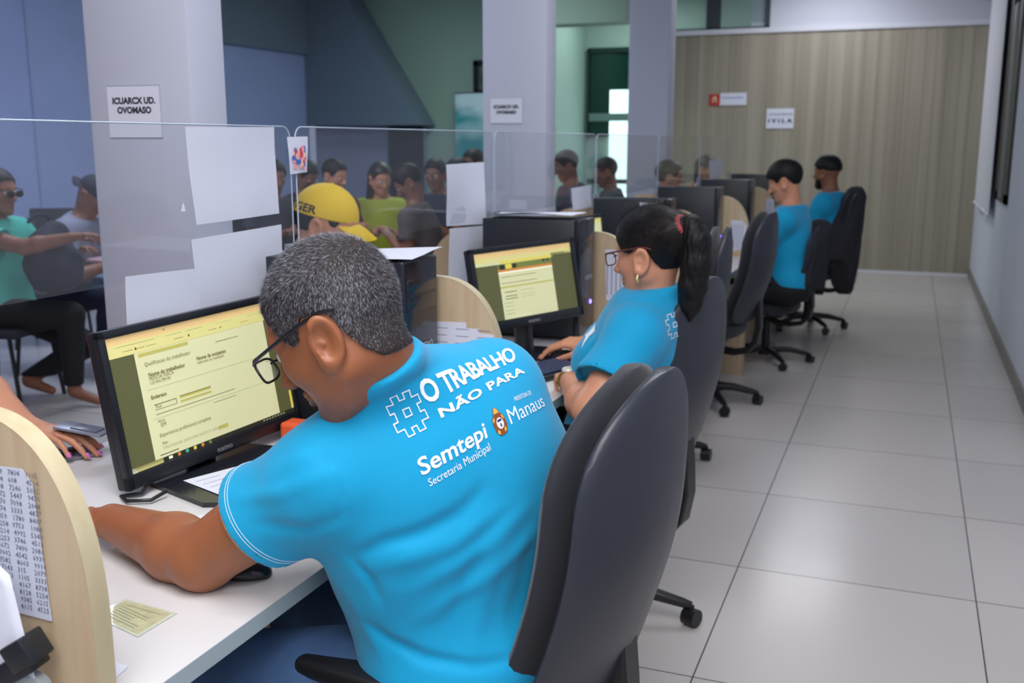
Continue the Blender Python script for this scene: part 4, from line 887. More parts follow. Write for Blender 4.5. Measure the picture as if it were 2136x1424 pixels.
rot = np.array(BM.to_3x3()).astype(np.float32)
bf = lambda p: smin(ell(p, (-4.36, 4.26, .83), (.11, .16, .20), rot), ell(p, (-4.27, 4.28, .76), (.08, .13, .12), rot), .05) - .006 * np.sin(p[:, 2] * 40 + p[:, 1] * 20)
net(bf, (-4.66, 3.95, .55), (-4.06, 4.6, 1.1), .010, 'bag_body', NAVY, bag)
local(MB().tube([(-4.43, 4.20, 1.02), (-4.42, 4.24, 1.06), (-4.41, 4.30, 1.06), (-4.41, 4.34, 1.01)], .009, 8).build('top_handle', NAVY, smooth=60), bag)
# man in a grey t-shirt and navy cap, bent over papers
P_, H_ = bgperson('man in a grey t-shirt and navy cap, bent over pink papers, beside the first pillar', (-4.98, 4.95, .53), R(10), GREYT, NAVY, SKIN3, lean=.45, hd=(R(5), R(42)), lw=(.40, .12, .20), rw=(.42, -.10, .18), lf=(.55, .12), rf=(.38, -.2), chair='black waiting chair under the man in the navy cap', hair=None, hoff=(.09, 0, -.03), res=.010)
def baseball(H, m, name='cap', col2=None, P=None, rev=1, h=.006, peak=(.165, -.012)):
    core = lambda q: ell(q, (-.008, 0, .028), (.104, .084, .100))
    f = lambda p: (lambda q: smax(smax(core(q), -(ell(q, (-.008, 0, .026), (.098, .078, .094))) - (1 if h > .006 else 0), .002), .022 + .10 * -(q[:, 0]) * .0 - q[:, 2], .003))(((p - _v(H.hc)) @ H.H) / H.hs) * H.hs
    o = net(f, H.hc - .17, H.hc + .2, h, 'crown', m, P)
    mb = MB(); vs = []; n = 17
    for k in range(n):
        a = R(-58 + 116 * k / (n - 1)); 
        for (r, dz) in ((0, 0), (.5, .004), (1, 0)):
            x = rev * (.085 * math.cos(a) + r * (.078 * math.cos(a * .75))); y = .078 * math.sin(a) * (1 + .0 * r); z = .030 + peak[1] * r * 1.6 - .020 * abs(math.sin(a)) ** 2 * 1.2 + dz
            vs.append((x, y, z))
    m_ = len(vs); fs = []
    for k in range(n - 1):
        for r in range(2): i = 3 * k + r; fs.append((i, i + 1, i + 4, i + 3)); fs.append((i + m_, i + 3 + m_, i + 4 + m_, i + 1 + m_))
    bd = [3 * k for k in range(n)] + [3 * (n - 1) + 1, 3 * (n - 1) + 2] + [3 * k + 2 for k in range(n - 2, -1, -1)] + [1]
    for a, b in zip(bd, bd[1:] + bd[:1]): fs.append((a, b, b + m_, a + m_))
    vs += [(x, y, z - .004) for x, y, z in vs]
    b = mb.add(head_pts(H, vs), fs).build('brim', m if col2 is None else [m, col2], None, 50)
    if col2 is not None:
        for p in b.data.polygons: p.material_index = 1 if (np.array(p.normal[:]) @ H.H[:, 2]) < -.3 else 0
    local(b, P)
    local(MB().tube(head_pts(H, [(-.008, 0, .124), (-.008, 0, .131)]), [.009, .004], 10).build('top_button', m, None, 60), P)
    return o
cp = thing('cap', 'navy blue cap worn by the bent man in the grey t-shirt', 'cap', tuple(H_.hc)); baseball(H_, NAVY, P=cp, rev=-1, h=.009)
pk = MB().bbox((-.15, -.11, 0), (.15, .11, .02), .004).build('paper_folder', mat('pink_card', (196, 160, 176), .7), None, M=MT((-4.56, 5.0, .715), (0, R(4), R(10)))); tag(pk, 'pink paper folder lying on the knees of the man in the grey t-shirt', 'folder')
put_chair(-5.76, 5.62, R(-62), 'empty black waiting chair between the mint polo man and the first pillar')
# the row of people waiting behind the second screen
G = 'people waiting in the back row'
row = [('person in a dark top at the left end of the back row', (-4.62, 6.72, .53), R(-30), DARKT, NAVY, .15, (0, .25), SKIN3, HB, None, 1.),
       ('man in a navy t-shirt seated in the back row, left of the bearded man', (-4.78, 7.3, .53), R(-15), NAVY, JEANS, .3, (0, .5), SKIN3, HB, None, 1.05),
       ('bearded man in a dark red shirt seated in the back row', (-4.28, 7.02, .53), R(-20), RED, NAVY, .12, (R(12), .25), SKIN2, HB, 'beard', 1.),
       ('woman with long dark hair and a lime yellow top in the back row', (-3.98, 7.38, .50), R(-70), YEL, JEANS, .1, (R(30), .3), SKIN2, HBR, 'long', .95),
       ('man in grey bending forward beside the woman in the yellow top', (-3.10, 6.52, .53), R(-170), mat('brown_grey_shirt', (92, 84, 84), .8), JEANS, .35, (R(10), .65), SKIN3, HB, None, 1.),
       ('man in a dark navy shirt facing the camera, right end of the back row', (-3.61, 7.74, .53), R(-100), mat('dark_navy_shirt', (34, 42, 66), .8), NAVY, .12, (R(15), .2), SKIN3, HB, None, 1.),
       ('person with dark hair hidden behind the long white sheet, beyond the back row', (-3.47, 7.95, .53), R(-140), DARKT, NAVY, .1, (0, .3), SKIN3, HB, None, 1.),
       ('taller person with dark hair next to the second pillar, beyond the back row', (-3.60, 8.55, .60), R(-120), DARKT, NAVY, .1, (0, .1), SKIN3, HB, None, 1.),
       ('large person in dark clothes seated between the second and third pillars', (-2.60, 8.42, .60), R(-150), mat('violet_grey_top', (74, 68, 84), .8), NAVY, .25, (0, .35), SKIN3, HB, None, 1.25),
       ('person in teal trousers by the bright green window', (-2.42, 8.95, .53), R(-160), DARKT, mat('teal_trousers', (26, 96, 120), .8), .2, (0, .3), SKIN3, HB, None, 1.)]
for k, (lab, pel, yaw, sm, tm, lean, hd, sk, hm, ex, gi) in enumerate(row):
    extra = (lambda q: smin(cone(q, (-.05, .03, .02), (-.03, .06, -.19), .06, .035), cone(q, (-.05, -.03, .02), (-.03, -.06, -.19), .06, .035), .04)) if ex == 'long' else None
    P_, H_ = bgperson(lab, pel, yaw, sm, tm, sk, lean=lean, hd=hd, girth=gi, hair=hm, extra=extra, chair='black waiting chair under the ' + ' '.join(lab.split()[:11]), hair_t=.013, res=.012, group=None, hres=.009, face=True, lw=(.30, .10, .26), rw=(.32, -.08, .24), lf=(.50, .12), rf=(.42, -.05))
    if ex == 'beard':
        bd = lambda p: (lambda q: smax(smax(head_core(q, .004) - .006, q[:, 2] + .052, .01), .018 - q[:, 0], .01))(((p - _v(H_.hc)) @ H_.H) / H_.hs)
        net(bd, H_.hc - .17, H_.hc + .13, .009, 'beard', HB, P_)
# clients on the far side of the counter
P_, H_ = bgperson('client in a dark jacket with brown hair, seen past the third pillar', (-1.95, 8.5, .50), R(0), DARKT, NAVY, SKIN2, lean=.05, hd=(R(20), .1), hair=HBR, hair_t=.022, lw=(.22, .1, .28), rw=(.22, -.1, .28), chair='black waiting chair of the brown-haired client', lf=(.30, .1), rf=(.30, -.1))
P_, H_ = bgperson('client with long dark hair and a red top, just in front of the wood wall', (-1.90, 9.95, .53), R(-20), mat('red_top', (140, 36, 48), .8), NAVY, SKIN2, lean=.05, hd=(R(0), .1), hair=HBR, hair_t=.016, extra=lambda q: cone(q, (-.07, 0, .03), (-.07, 0, -.20), .06, .04), lw=(.24, .1, .28), rw=(.24, -.1, .28), chair='black waiting chair of the client in the red top', lf=(.30, .1), rf=(.30, -.1))
# client in the yellow cap
YC = mat('yellow_cap_cloth', (240, 200, 30), .7, bump=.2, bscale=500)
P_, H_ = bgperson('client in a yellow cap at the second desk, mostly hidden by the grey-haired man', (-2.24, 3.32, .50), R(20), DARKT, NAVY, SKIN2, lean=.22, hd=(R(2), R(14)), hair=HB, hair_t=.004, lw=(.24, .1, .24), rw=(.24, -.1, .24), chair='black waiting chair of the client in the yellow cap', lf=(.35, .1), rf=(.35, -.1), hs=1.22, hres=.006, hoff=(.09, 0, -.015))
yc = thing('cap', 'bright yellow baseball cap above the grey-haired man\'s head', 'cap', tuple(H_.hc)); YH = H_
baseball(H_, YC, P=yc, h=.0045, col2=mat('grey_brim_lining', (96, 100, 112), .8), peak=(0, -.022))
tm = MB(); vs, fs = text_mesh('TIGER', .044, .0014, 'CENTER')
a0 = []
for (x, y, z) in vs:
    ang = R(-134) + x / .104; r_ = 1.016; a0.append((-.008 + .104 * r_ * math.cos(ang) * .985, .084 * r_ * math.sin(ang) * .985, .032 + y * .8 + .0))
def proj_cap(pt):
    v = np.array(pt) - np.array((-.008, 0, .028)); k = 1 / math.sqrt((v[0] / .1055) ** 2 + (v[1] / .0855) ** 2 + (v[2] / .1015) ** 2); return np.array((-.008, 0, .028)) + v * k
local(tm.add(head_pts(H_, [proj_cap(p) for p in a0]), fs).build('lettering', mat('black_print', (24, 26, 24), .6)), yc)
# client in orange, only the arm in view
def orange():
    J, hc, hx, hz = seated((-2.30, 1.42, .53), R(8), .10, (0, R(20)), lw=(.40, .22, .235), rw=(.53, .02, .255))
    J['rs'] = np.array((-2.20, 1.24, .98)); J['rs'] = np.array((-2.16, 1.52, 1.12)); J['re'] = np.array((-1.99, 1.68, .90)); J['rw'] = np.array((-1.825, 1.668, .820))
    H = Human(J, hc, hx, hz, girth=1.05, arm=1.15, hands=dict(l=dict(x=(1, .1, 0), z=(0, 0, 1), m=-1), r=dict(x=(.86, .22, -.14), z=(.3, .1, .93), m=1, curl=(.36, .40, .42, .48), thumb=.3, spread=.13, s=.95)))
    P = person('client in an orange top at the far left with pink painted nails', H, mat('orange_top', (240, 96, 30), .8), NAVY, SKIN2, HB, hres=.0045, res=.008, sl=.8, shoes=TSHOE)
    put_chair(-2.32, 1.42, R(8), 'black waiting chair of the client in orange')
    return P, H
OP, OH = orange()
# ================================================================ PAPER, SIGNS AND SMALL THINGS
PAP = mat('white_paper', (214, 218, 232), .75, bump=.2, bscale=25); PAP2 = mat('bright_paper', (222, 226, 240), .75); INKM = mat('ink', (40, 42, 58), .7); INKL = mat('pale_ink', (120, 126, 160), .7)
def sheet(label, corners, curl=.008, m=PAP, seed=0, group=None, name='paper_sheet', cat='paper'):
    c = np.array(corners, float); o = thing(name, label, cat, tuple(c.mean(0)), 0, group); local(paper('paper', corners, m, None, curl, seed=seed), o); return o
sheet('large blank white sheet taped highest on the left screen', [(-1.483, 1.858, 1.482), (-1.483, 2.195, 1.486), (-1.483, 2.205, 1.272), (-1.483, 1.872, 1.268)], .006, seed=1)
sheet('blank white sheet hanging under the highest one on the left screen', [(-1.480, 1.858, 1.236), (-1.480, 2.199, 1.245), (-1.480, 2.195, 1.00), (-1.480, 1.868, 1.00)], .008, seed=2)
sheet('blank white sheet with a curled corner, leftmost and lowest on the left screen', [(-1.482, 1.645, 1.179), (-1.482, 1.862, 1.171), (-1.482, 1.868, 1.00), (-1.482, 1.63, 1.00)], .008, seed=3)
tp = MB().prism([(1.832, 1.30), (1.846, 1.30), (1.840, 1.318)], 0, -1.4868, -1.4858).build('tape_scrap', PAP2); tag(tp, 'small triangular white scrap stuck on the left screen beside the large sheet', 'tape')
sheet('long white sheet taped on the second screen in front of the navy shirt', [(-1.483, 3.206, 1.374), (-1.483, 3.548, 1.376), (-1.483, 3.556, 1.146), (-1.483, 3.215, 1.163)], .006, seed=4)
sheet('white sheet hanging below the long one, left of the papered tower', [(-1.481, 3.218, 1.155), (-1.481, 3.546, 1.141), (-1.481, 3.50, .93), (-1.481, 3.215, .93)], .006, seed=5)
nt_ = sheet('small white sheet with a red and blue picture on the second screen', [(-1.483, 2.252, 1.462), (-1.483, 2.348, 1.464), (-1.483, 2.339, 1.372), (-1.483, 2.258, 1.368)], .002, seed=6)
pm = MB(); rr = random.Random(5)
for k in range(26):
    y = rr.uniform(2.272, 2.325); z = rr.uniform(1.388, 1.432); w = rr.uniform(.004, .012); h = rr.uniform(.006, .016); a = rr.uniform(0, 3)
    pm.prism([(y + w * math.cos(a + t) * (1 if i % 2 else .6), z + h * math.sin(a + t)) for i, t in enumerate(np.linspace(0, 2 * math.pi, 7)[:-1])], 0, -1.4800, -1.4795 + k * .00003, k % 4)
local(pm.build('printed_picture', [mat('p_red', (206, 70, 80), .7), mat('p_pink', (236, 160, 170), .7), mat('p_blue', (70, 110, 190), .7), mat('p_peach', (240, 196, 170), .7)]), nt_)
sheet('white note standing beyond the papered tower, before the dark group', [(-1.483, 4.60, 1.235), (-1.483, 4.93, 1.240), (-1.483, 4.94, 1.13), (-1.483, 4.63, 1.13)], .003, seed=7)
sheet('small white note taped near the client in the red top', [(-1.483, 8.15, 1.305), (-1.483, 8.72, 1.305), (-1.483, 8.72, 1.16), (-1.483, 8.20, 1.16)], .003, seed=8)
# signs on the pillars
def sign(label, x0, x1, z0, z1, y, lines, size, m=PAP2, off=.0012):
    o = thing('sign', label, 'sign', ((x0 + x1) / 2, y, (z0 + z1) / 2)); local(MB().box((x0, y - .002, z0), (x1, y, z1)).build('paper', m), o)
    t = MB()
    for i, (s_, dz) in enumerate(lines):
        vs, fs = text_mesh(s_, size, off, 'CENTER'); t.add(vs, fs, 0, MT(((x0 + x1) / 2, y - .0025, (z0 + z1) / 2 + dz), (R(90), 0, 0)))
    local(t.build('lettering', INKM), o)
    b = MB().box((x0, y - .0024, z1 - .0012), (x1, y - .002, z1)).box((x1 - .0012, y - .0024, z0), (x1, y - .002, z1)); local(b.build('border', INKL), o); return o
sign('white paper sign with two lines of black capitals on the nearest pillar', -2.149, -1.963, 1.462, 1.605, 2.362, [('ICUARCX UD.', .022), ('OVOMASO', -.004)], .024)
sign('white paper sign with two lines of small capitals on the second pillar', -2.23, -2.037, 1.553, 1.691, 5.427, [('ICUARCX UD.', .012), ('OVOMASO', -.018)], .024, off=.0016)
# signs on the wood wall
o = thing('sign', 'red extinguisher sign with a white strip beside it on the wood wall', 'sign', (-2.0, 12.19, 1.93)); RS = mat('sign_red', (190, 48, 44), .5)
local(MB().box((-2.249, 12.188, 1.866), (-2.128, 12.198, 1.992)).build('red_plate', RS), o); local(MB().box((-2.125, 12.189, 1.866), (-1.822, 12.198, 2.004)).build('white_plate', PAP2), o)
local(MB().box((-2.10, 12.1875, 1.945), (-1.86, 12.189, 1.955)).build('blue_line', mat('line_blue', (120, 140, 210), .6)), o)
local(MB().prism([(-2.215, 1.90), (-2.205, 1.955), (-2.19, 1.968), (-2.170, 1.965), (-2.162, 1.90), (-2.175, 1.90), (-2.180, 1.945), (-2.196, 1.945), (-2.2, 1.90)], 1, 12.186, 12.188).build('extinguisher_symbol', mat('cream_print', (230, 220, 170), .6)), o)
o = thing('sign', 'white paper notice with a row of dark marks on the wood wall', 'sign', (-1.43, 12.19, 1.71)); local(MB().box((-1.587, 12.19, 1.60), (-1.283, 12.197, 1.822)).build('paper', PAP2), o)
t = MB()
for s_, sz, z, of in (('UCAFA/FLERENVB', .036, 1.745, .0), ('I V I L A', .062, 1.665, .003)):
    vs, fs = text_mesh(s_, sz, of, 'CENTER'); vs[:, 0] *= .27 / (vs[:, 0].max() - vs[:, 0].min()); t.add(vs, fs, 0, MT((-1.435, 12.189, z), (R(90), 0, 0)))
local(t.build('lettering', INKM), o)
# framed picture and banner on the green wall
o = thing('picture', 'dark framed picture on the green wall beside the second pillar', 'picture', (-4.6, 11.19, 2.17)); fx0, fx1, fz0, fz1 = -4.80, -4.30, 1.98, 2.37
local(MB().box((fx0, 11.16, fz0), (fx0 + .06, 11.2, fz1)).box((fx1 - .06, 11.16, fz0), (fx1, 11.2, fz1)).box((fx0, 11.16, fz0), (fx1, 11.2, fz0 + .06)).box((fx0, 11.16, fz1 - .06), (fx1, 11.2, fz1)).build('frame', BLK), o)
local(MB().box((fx0 + .05, 11.18, fz0 + .05), (fx1 - .05, 11.195, fz1 - .05)).build('print', mat('dim_print', (74, 96, 80), .5, noise=.5, nscale=14)), o)
o = thing('banner', 'pale teal roll-up banner standing before the green wall', 'banner', (-4.6, 11.0, 0))
BN = bpy.data.materials.new('banner_print'); BN.use_nodes = True; nt = BN.node_tree; b = nt.nodes['Principled BSDF']; tc = nt.nodes.new('ShaderNodeTexCoord'); mp = nt.nodes.new('ShaderNodeMapping'); mp.inputs['Scale'].default_value = (1.2, 1, 3.2); n = nt.nodes.new('ShaderNodeTexNoise'); n.inputs['Scale'].default_value = 1.3; cr = nt.nodes.new('ShaderNodeValToRGB')
cr.color_ramp.elements[0].position = .38; cr.color_ramp.elements[0].color = srgb(60, 150, 160); cr.color_ramp.elements[1].position = .62; cr.color_ramp.elements[1].color = srgb(196, 222, 232)
nt.links.new(tc.outputs['Object'], mp.inputs[0]); nt.links.new(mp.outputs[0], n.inputs[0]); nt.links.new(n.outputs[0], cr.inputs[0]); nt.links.new(cr.outputs[0], b.inputs['Base Color'])
local(MB().box((-4.95, 10.98, .08), (-4.15, 10.985, 1.99)).build('print_sheet', BN), o); local(MB().bbox((-4.97, 10.93, 0), (-4.13, 11.03, .08), .02).tube([(-4.96, 10.99, 1.995), (-4.14, 10.99, 1.995)], .012, 8).tube([(-4.55, 11.0, .05), (-4.55, 11.0, 1.99)], .01, 8).build('stand', ALU, None, 40), o)
# papers on the towers
sheet('white papers lying on top of the nearest tower, one corner jutting out', [(-1.36, 2.19, 1.188), (-1.06, 2.27, 1.196), (-1.04, 2.06, 1.188), (-1.34, 2.03, 1.188)], .003, seed=11)
sheet('wavy white papers lying on top of the second tower', [(-1.42, 3.56, 1.195), (-1.09, 3.57, 1.195), (-1.10, 3.42, 1.195), (-1.42, 3.41, 1.195)], .008, seed=12)
MB().box((0, 0, 0), (.001, .001, .001))
lb = MB().box((-1.0595, 4.83, 1.10), (-1.0588, 4.93, 1.14)).box((-1.20, 4.7885, 1.12), (-1.11, 4.7893, 1.165)).build('label_sticker', PAP2); lb.parent = tw[2]; lb.matrix_parent_inverse = Matrix.Translation(-Vector(tw[2].location))
# sheets taped on the dividers (near faces)
def divsheet(i, label, pts, rows, m=PAP, cols=4, seed=0, fine=True, dy=0.):
    y = DY[i] - .0165 - dy; o = thing('paper_sheet', label, 'paper', (np.mean([p[0] for p in pts]), y, np.mean([p[1] for p in pts])))
    local(MB().prism(pts, 1, y - .0006, y).build('paper', m), o)
    if rows:
        t = MB(); rr = random.Random(seed); x0 = min(p[0] for p in pts); x1 = max(p[0] for p in pts); z1 = max(p[1] for p in pts); z0 = min(p[1] for p in pts)
        for r in range(rows):
            z = z1 - (z1 - z0) * (r + 1) / (rows + 1)
            for c in range(cols):
                x = x0 + (x1 - x0) * (c + .2 + rr.uniform(0, .08)) / cols
                if x > x1 - .012: continue
                vs, fs = text_mesh(str(rr.randint(100, 9999)), (z1 - z0) / rows * .95, -.0, res=1) if fine else (np.array([(0, 0, 0), ((x1 - x0) / cols * .6, 0, 0), ((x1 - x0) / cols * .6, .0014, 0), (0, .0014, 0)]), [(0, 1, 2, 3)])
                t.add(vs, fs, 0, MT((x, y - .0012, z), (R(90), 0, 0)))
        local(t.build('writing', INKL if not fine else mat('pencil', (92, 96, 122), .7)), o)
    return o
divsheet(0, 'sheet of handwritten number columns taped to the nearest divider', [(-1.19, 1.052), (-.993, 1.056), (-.978, 1.038), (-.967, .859), (-1.05, .862), (-1.19, .87)], 19, cols=8, seed=3, m=mat('number_sheet', (206, 212, 228), .75))
divsheet(1, 'stack of white papers pinned to the divider behind the grey-haired man', [(-1.10, 1.01), (-.999, 1.012), (-.999, .998), (-.965, .998), (-.965, .988), (-.925, .986), (-.925, .85), (-1.10, .85)], 8, cols=3, fine=False)
divsheet(2, 'white column sheet taped on the divider beside the woman\'s face', [(-1.037, 1.059), (-.985, 1.059), (-.942, 1.0), (-.942, .871), (-1.03, .868)], 0)
divsheet(4, 'white sheet with grey stripes taped above the black mouse', [(-1.015, .975), (-.95, .975), (-.92, .945), (-.927, .80), (-1.015, .782)], 0)
divsheet(5, 'white striped sheet taped beside the young man\'s chin', [(-.985, 1.035), (-.925, 1.035), (-.93, .84), (-.985, .84)], 0)
STR = mat('grey_stripe', (160, 166, 188), .7)
for i, x0, x1, z0, z1 in ((2, -1.03, -.945, .89, 1.0), (4, -1.01, -.93, .80, .95), (5, -.98, -.935, .85, 1.02)):
    o = [q for q in bpy.data.objects if q.name.startswith('paper_sheet') and abs(q.location.y - (DY[i] - .0165)) < .002 and not q.parent][0]; t = MB(); n = 5
    for k in range(n): a = x0 + (x1 - x0) * k / n; t.box((a, DY[i] - .0178, z0), (a + (x1 - x0) / n * .35, DY[i] - .0172, z1))
    local(t.build('stripes', STR), o)
sp = thing('paper_sheet', 'curved white sheet in the bottom left corner, before the number sheet', 'paper', (-1.07, .87, .9))
vs = []; nx = 10
for k in range(nx + 1):
    a = k / nx
    for j in range(9):
        b = j / 8; vs.append((-1.13 + .155 * a + .03 * b * a, .886 - .030 * math.sin(a * 2.4) * (1 - b * .3) - .012- .004, 1.0 - .06 * a ** 3 - b * .20 * (1 - .0 * a)))
fs = [(k * 9 + j, k * 9 + j + 1, k * 9 + j + 10, k * 9 + j + 9) for k in range(nx) for j in range(8)]
q = local(MB().add(vs, fs).build('paper', PAP2, None, 60), sp); md = q.modifiers.new('s', 'SOLIDIFY'); md.thickness = .0006
cl_ = thing('tape_dispenser', 'black tape dispenser with clear tape in the bottom left corner', 'tape dispenser', (-.985, .85, .75))
MM = MT((-.985, .855, .815), (0, R(-32), R(8)))
local(MB().bbox((-.13, -.018, -.014), (.035, .018, .014), .003).bbox((.010, -.021, -.006), (.045, .021, .030), .003).build('body', BLACKP, None, 40, M=MM), cl_)
local(MB().lathe([(.024, -.009), (.024, .009)], 24, M=MM @ MT((-.0, 0, -.035), (R(90), 0, 0))).build('tape_roll', mat('clear_tape', (200, 212, 218), .1, trans=.6), None, 40, M=None), cl_)
# things on the nearest desk
cd = thing('identity_card', 'laminated yellowish identity card lying on the nearest desk', 'identity card', (-1.045, 1.12, .7505))
CC = np.array([(-1.103, 1.100), (-1.096, 1.162), (-.988, 1.151), (-.991, 1.069)]); cc = CC.mean(0)
def quad(k, z0, z1): P4 = cc + (CC - cc) * k; return [(float(a), float(b)) for a, b in P4], z0, z1
def qp(k, z0, z1, name, m, r=.0): p, a, b = quad(k, z0, z1); return local(MB().prism(p, 2, a, b).build(name, m), cd)
qp(1.0, .7507, .7514, 'laminate', mat('laminate', (206, 214, 196), .12, coat=.6)); qp(.88, .7514, .7517, 'card', mat('card_green', (190, 190, 152), .35, noise=.12, nscale=60, coat=.5))
t = MB(); u = (CC[2] - CC[1]) / np.linalg.norm(CC[2] - CC[1]); v = (CC[1] - CC[0]); v /= np.linalg.norm(v)
rr = random.Random(2)
for k in range(6): a = CC[0] + (CC[1] - CC[0]) * (.2 + .1 * k) + (CC[3] - CC[0]) * .15; b_ = a + (CC[3] - CC[0]) * rr.uniform(.4, .65); w = v * .0008; t.prism([tuple(a - w), tuple(b_ - w), tuple(b_ + w), tuple(a + w)], 2, .7517, .7519)
vs, fs = text_mesh('CARTEIRA DE IDENTIDADE', .0058); t.add(vs, fs, 0, Matrix(((u[0], v[0], 0, CC[0][0] * .35 + CC[1][0] * .65 + u[0] * .02), (u[1], v[1], 0, CC[0][1] * .28 + CC[1][1] * .72 + u[1] * .02), (0, 0, 1, .7519), (0, 0, 0, 1))))
local(t.build('printed_text', mat('card_ink', (138, 144, 112), .5)), cd)
def flat(label, pts, z=.7507, m=PAP2, name='paper_sheet', lines=0, t=.0006):
    pts = [tuple(p) for p in pts]; c = np.mean(pts, 0); o = thing(name, label, 'paper', (c[0], c[1], z)); local(MB().prism(pts, 2, z, z + t).build('paper', m), o)
    if lines:
        P4 = np.array(pts[:4]); tb = MB()
        for k in range(lines): s_ = (k + 1) / (lines + 1); a = P4[0] + (P4[3] - P4[0]) * s_; b_ = P4[1] + (P4[2] - P4[1]) * s_; a2 = a + (b_ - a) * .1; b2 = a + (b_ - a) * (.55 + .3 * ((k * 7) % 3) / 2); n_ = (P4[3] - P4[0]); n_ = n_ / np.linalg.norm(n_) * .0009; tb.prism([tuple(a2 - n_), tuple(b2 - n_), tuple(b2 + n_), tuple(a2 + n_)], 2, z + t, z + t + .0002)
        local(tb.build('writing', INKL), o)
    return o
flat('small white slip on the nearest desk touching the nearest divider', [(-1.03, 1.01), (-.945, .998), (-.935, .945), (-1.03, .935)], lines=3)
flat('printed white paper lying on the monitor base of the nearest desk', [(-1.36, 1.63), (-1.315, 1.745), (-1.20, 1.715), (-1.235, 1.585)], z=.7618, lines=4)
flat('white paper under the forearm of the grey-haired man', [(-1.32, 1.42), (-1.20, 1.52), (-1.09, 1.46), (-1.17, 1.36)], lines=0)
# mice and keyboards
def mouse(label, loc, rz, m=BLACKG):
    o = thing('computer_mouse', label, 'mouse', loc, rz); f = lambda p: smax(ell(p, (0, 0, .004), (.055, .031, .032)), -p[:, 2] + .0, .004)
    a = net(f, (-.07, -.05, -.01), (.07, .05, .05), .003, 'shell', m); a.parent = o; a.matrix_parent_inverse = Matrix.Identity(4)
    MB().tube([(-.030, 0, .026), (-.020, 0, .0335)], .004, 10).build('wheel', BLACKP, o, 40); return o
mouse('dark computer mouse behind the elbow of the grey-haired man', (-.985, 1.305, .7507), R(10))
mouse('black mouse under the right hand of the ponytailed woman', (-1.005, 3.085, .7507), R(5))
mouse('black mouse on the empty fourth desk before the striped sheet', (-1.015, 6.17, .7507), R(70))
def keyboard(label, loc, rz):
    o = thing('keyboard', label, 'keyboard', loc, rz); MB().bbox((-.075, -.22, 0), (.075, .22, .016), .005).build('case', BLACKP, o, 40)
    k = MB()
    for r in range(5):
        for c in range(20): k.bbox((-.06 + r * .024, -.205 + c * .0205, .015), (-.040 + r * .024, -.1875 + c * .0205, .023), .002, 1)
    KM = mat('key_blue_black', (40, 54, 90), .4); KM2 = k.build('keys', KM, o, 40); tag(KM2, kind='stuff'); return o
keyboard('black keyboard under the left hand of the ponytailed woman', (-1.035, 2.80, .7507), R(-20))
keyboard('black keyboard under the right arm of the grey-haired man', (-1.08, 1.72, .7507), R(0))
# clutter behind the monitors
ob = MB().bbox((-1.35, 1.965, .7507), (-1.27, 2.02, .80), .008).build('small_box', mat('orange_card', (226, 92, 50), .6)); tag(ob, 'small orange box behind the large monitor', 'box')
for k, (pts, m, lab) in enumerate((([(-1.30, 1.90, .757), (-1.27, 1.86, .757), (-1.22, 1.90, .757), (-1.16, 1.95, .757), (-1.12, 2.0, .757)], BLACKP, 'black cable lying behind the base of the large monitor'), ([(-.93, 3.36, .757), (-.99, 3.33, .757), (-1.02, 3.38, .757), (-1.06, 3.36, .762)], mat('white_cable_rubber', (220, 220, 220), .4), 'white cable lying by the second tower'))):
    tag(MB().tube(pts, .0045, 8).build('cable', m, smooth=60), lab, 'cable')
ky = MB().tube([(-.98, 3.40, .757), (-.94, 3.37, .762), (-.90, 3.38, .757), (-.92, 3.42, .757)], .008, 8).bbox((-1.01, 3.38, .7507), (-.96, 3.42, .775), .006).build('key_bunch', mat('dark_metal', (50, 52, 58), .3, .5), smooth=50); tag(ky, 'dark bunch of keys beside the second tower', 'keys')
# phones in the hand of the client in orange
ph = thing('phone', 'dark phone lying on the desk under the painted fingers', 'phone', (-1.745, 1.68, .7507), R(62))
MB().bbox((-.085, -.042, 0), (.085, .042, .010), .004, 3).build('case', mat('phone_silver', (150, 154, 166), .25, .6), ph, 40); MB().box((-.080, -.038, .0100), (.080, .038, .0106)).build('display', mat('phone_glass', (22, 24, 30), .08), ph)
ph = thing('phone', 'grey flip cover phone held over the fingers of the client in orange', 'phone', (-1.700, 1.715, .812), R(58)); ph.rotation_euler = (R(-4), R(10), R(18))
MB().bbox((-.055, -.036, 0), (.055, .036, .006), .003, 2).build('cover', mat('phone_grey', (136, 140, 158), .3, .3), ph, 40); MB().bbox((-.02, -.026, .0058), (.04, .02, .009), .002).build('camera_panel', mat('phone_grey_dark', (92, 96, 112), .3), ph, 40)
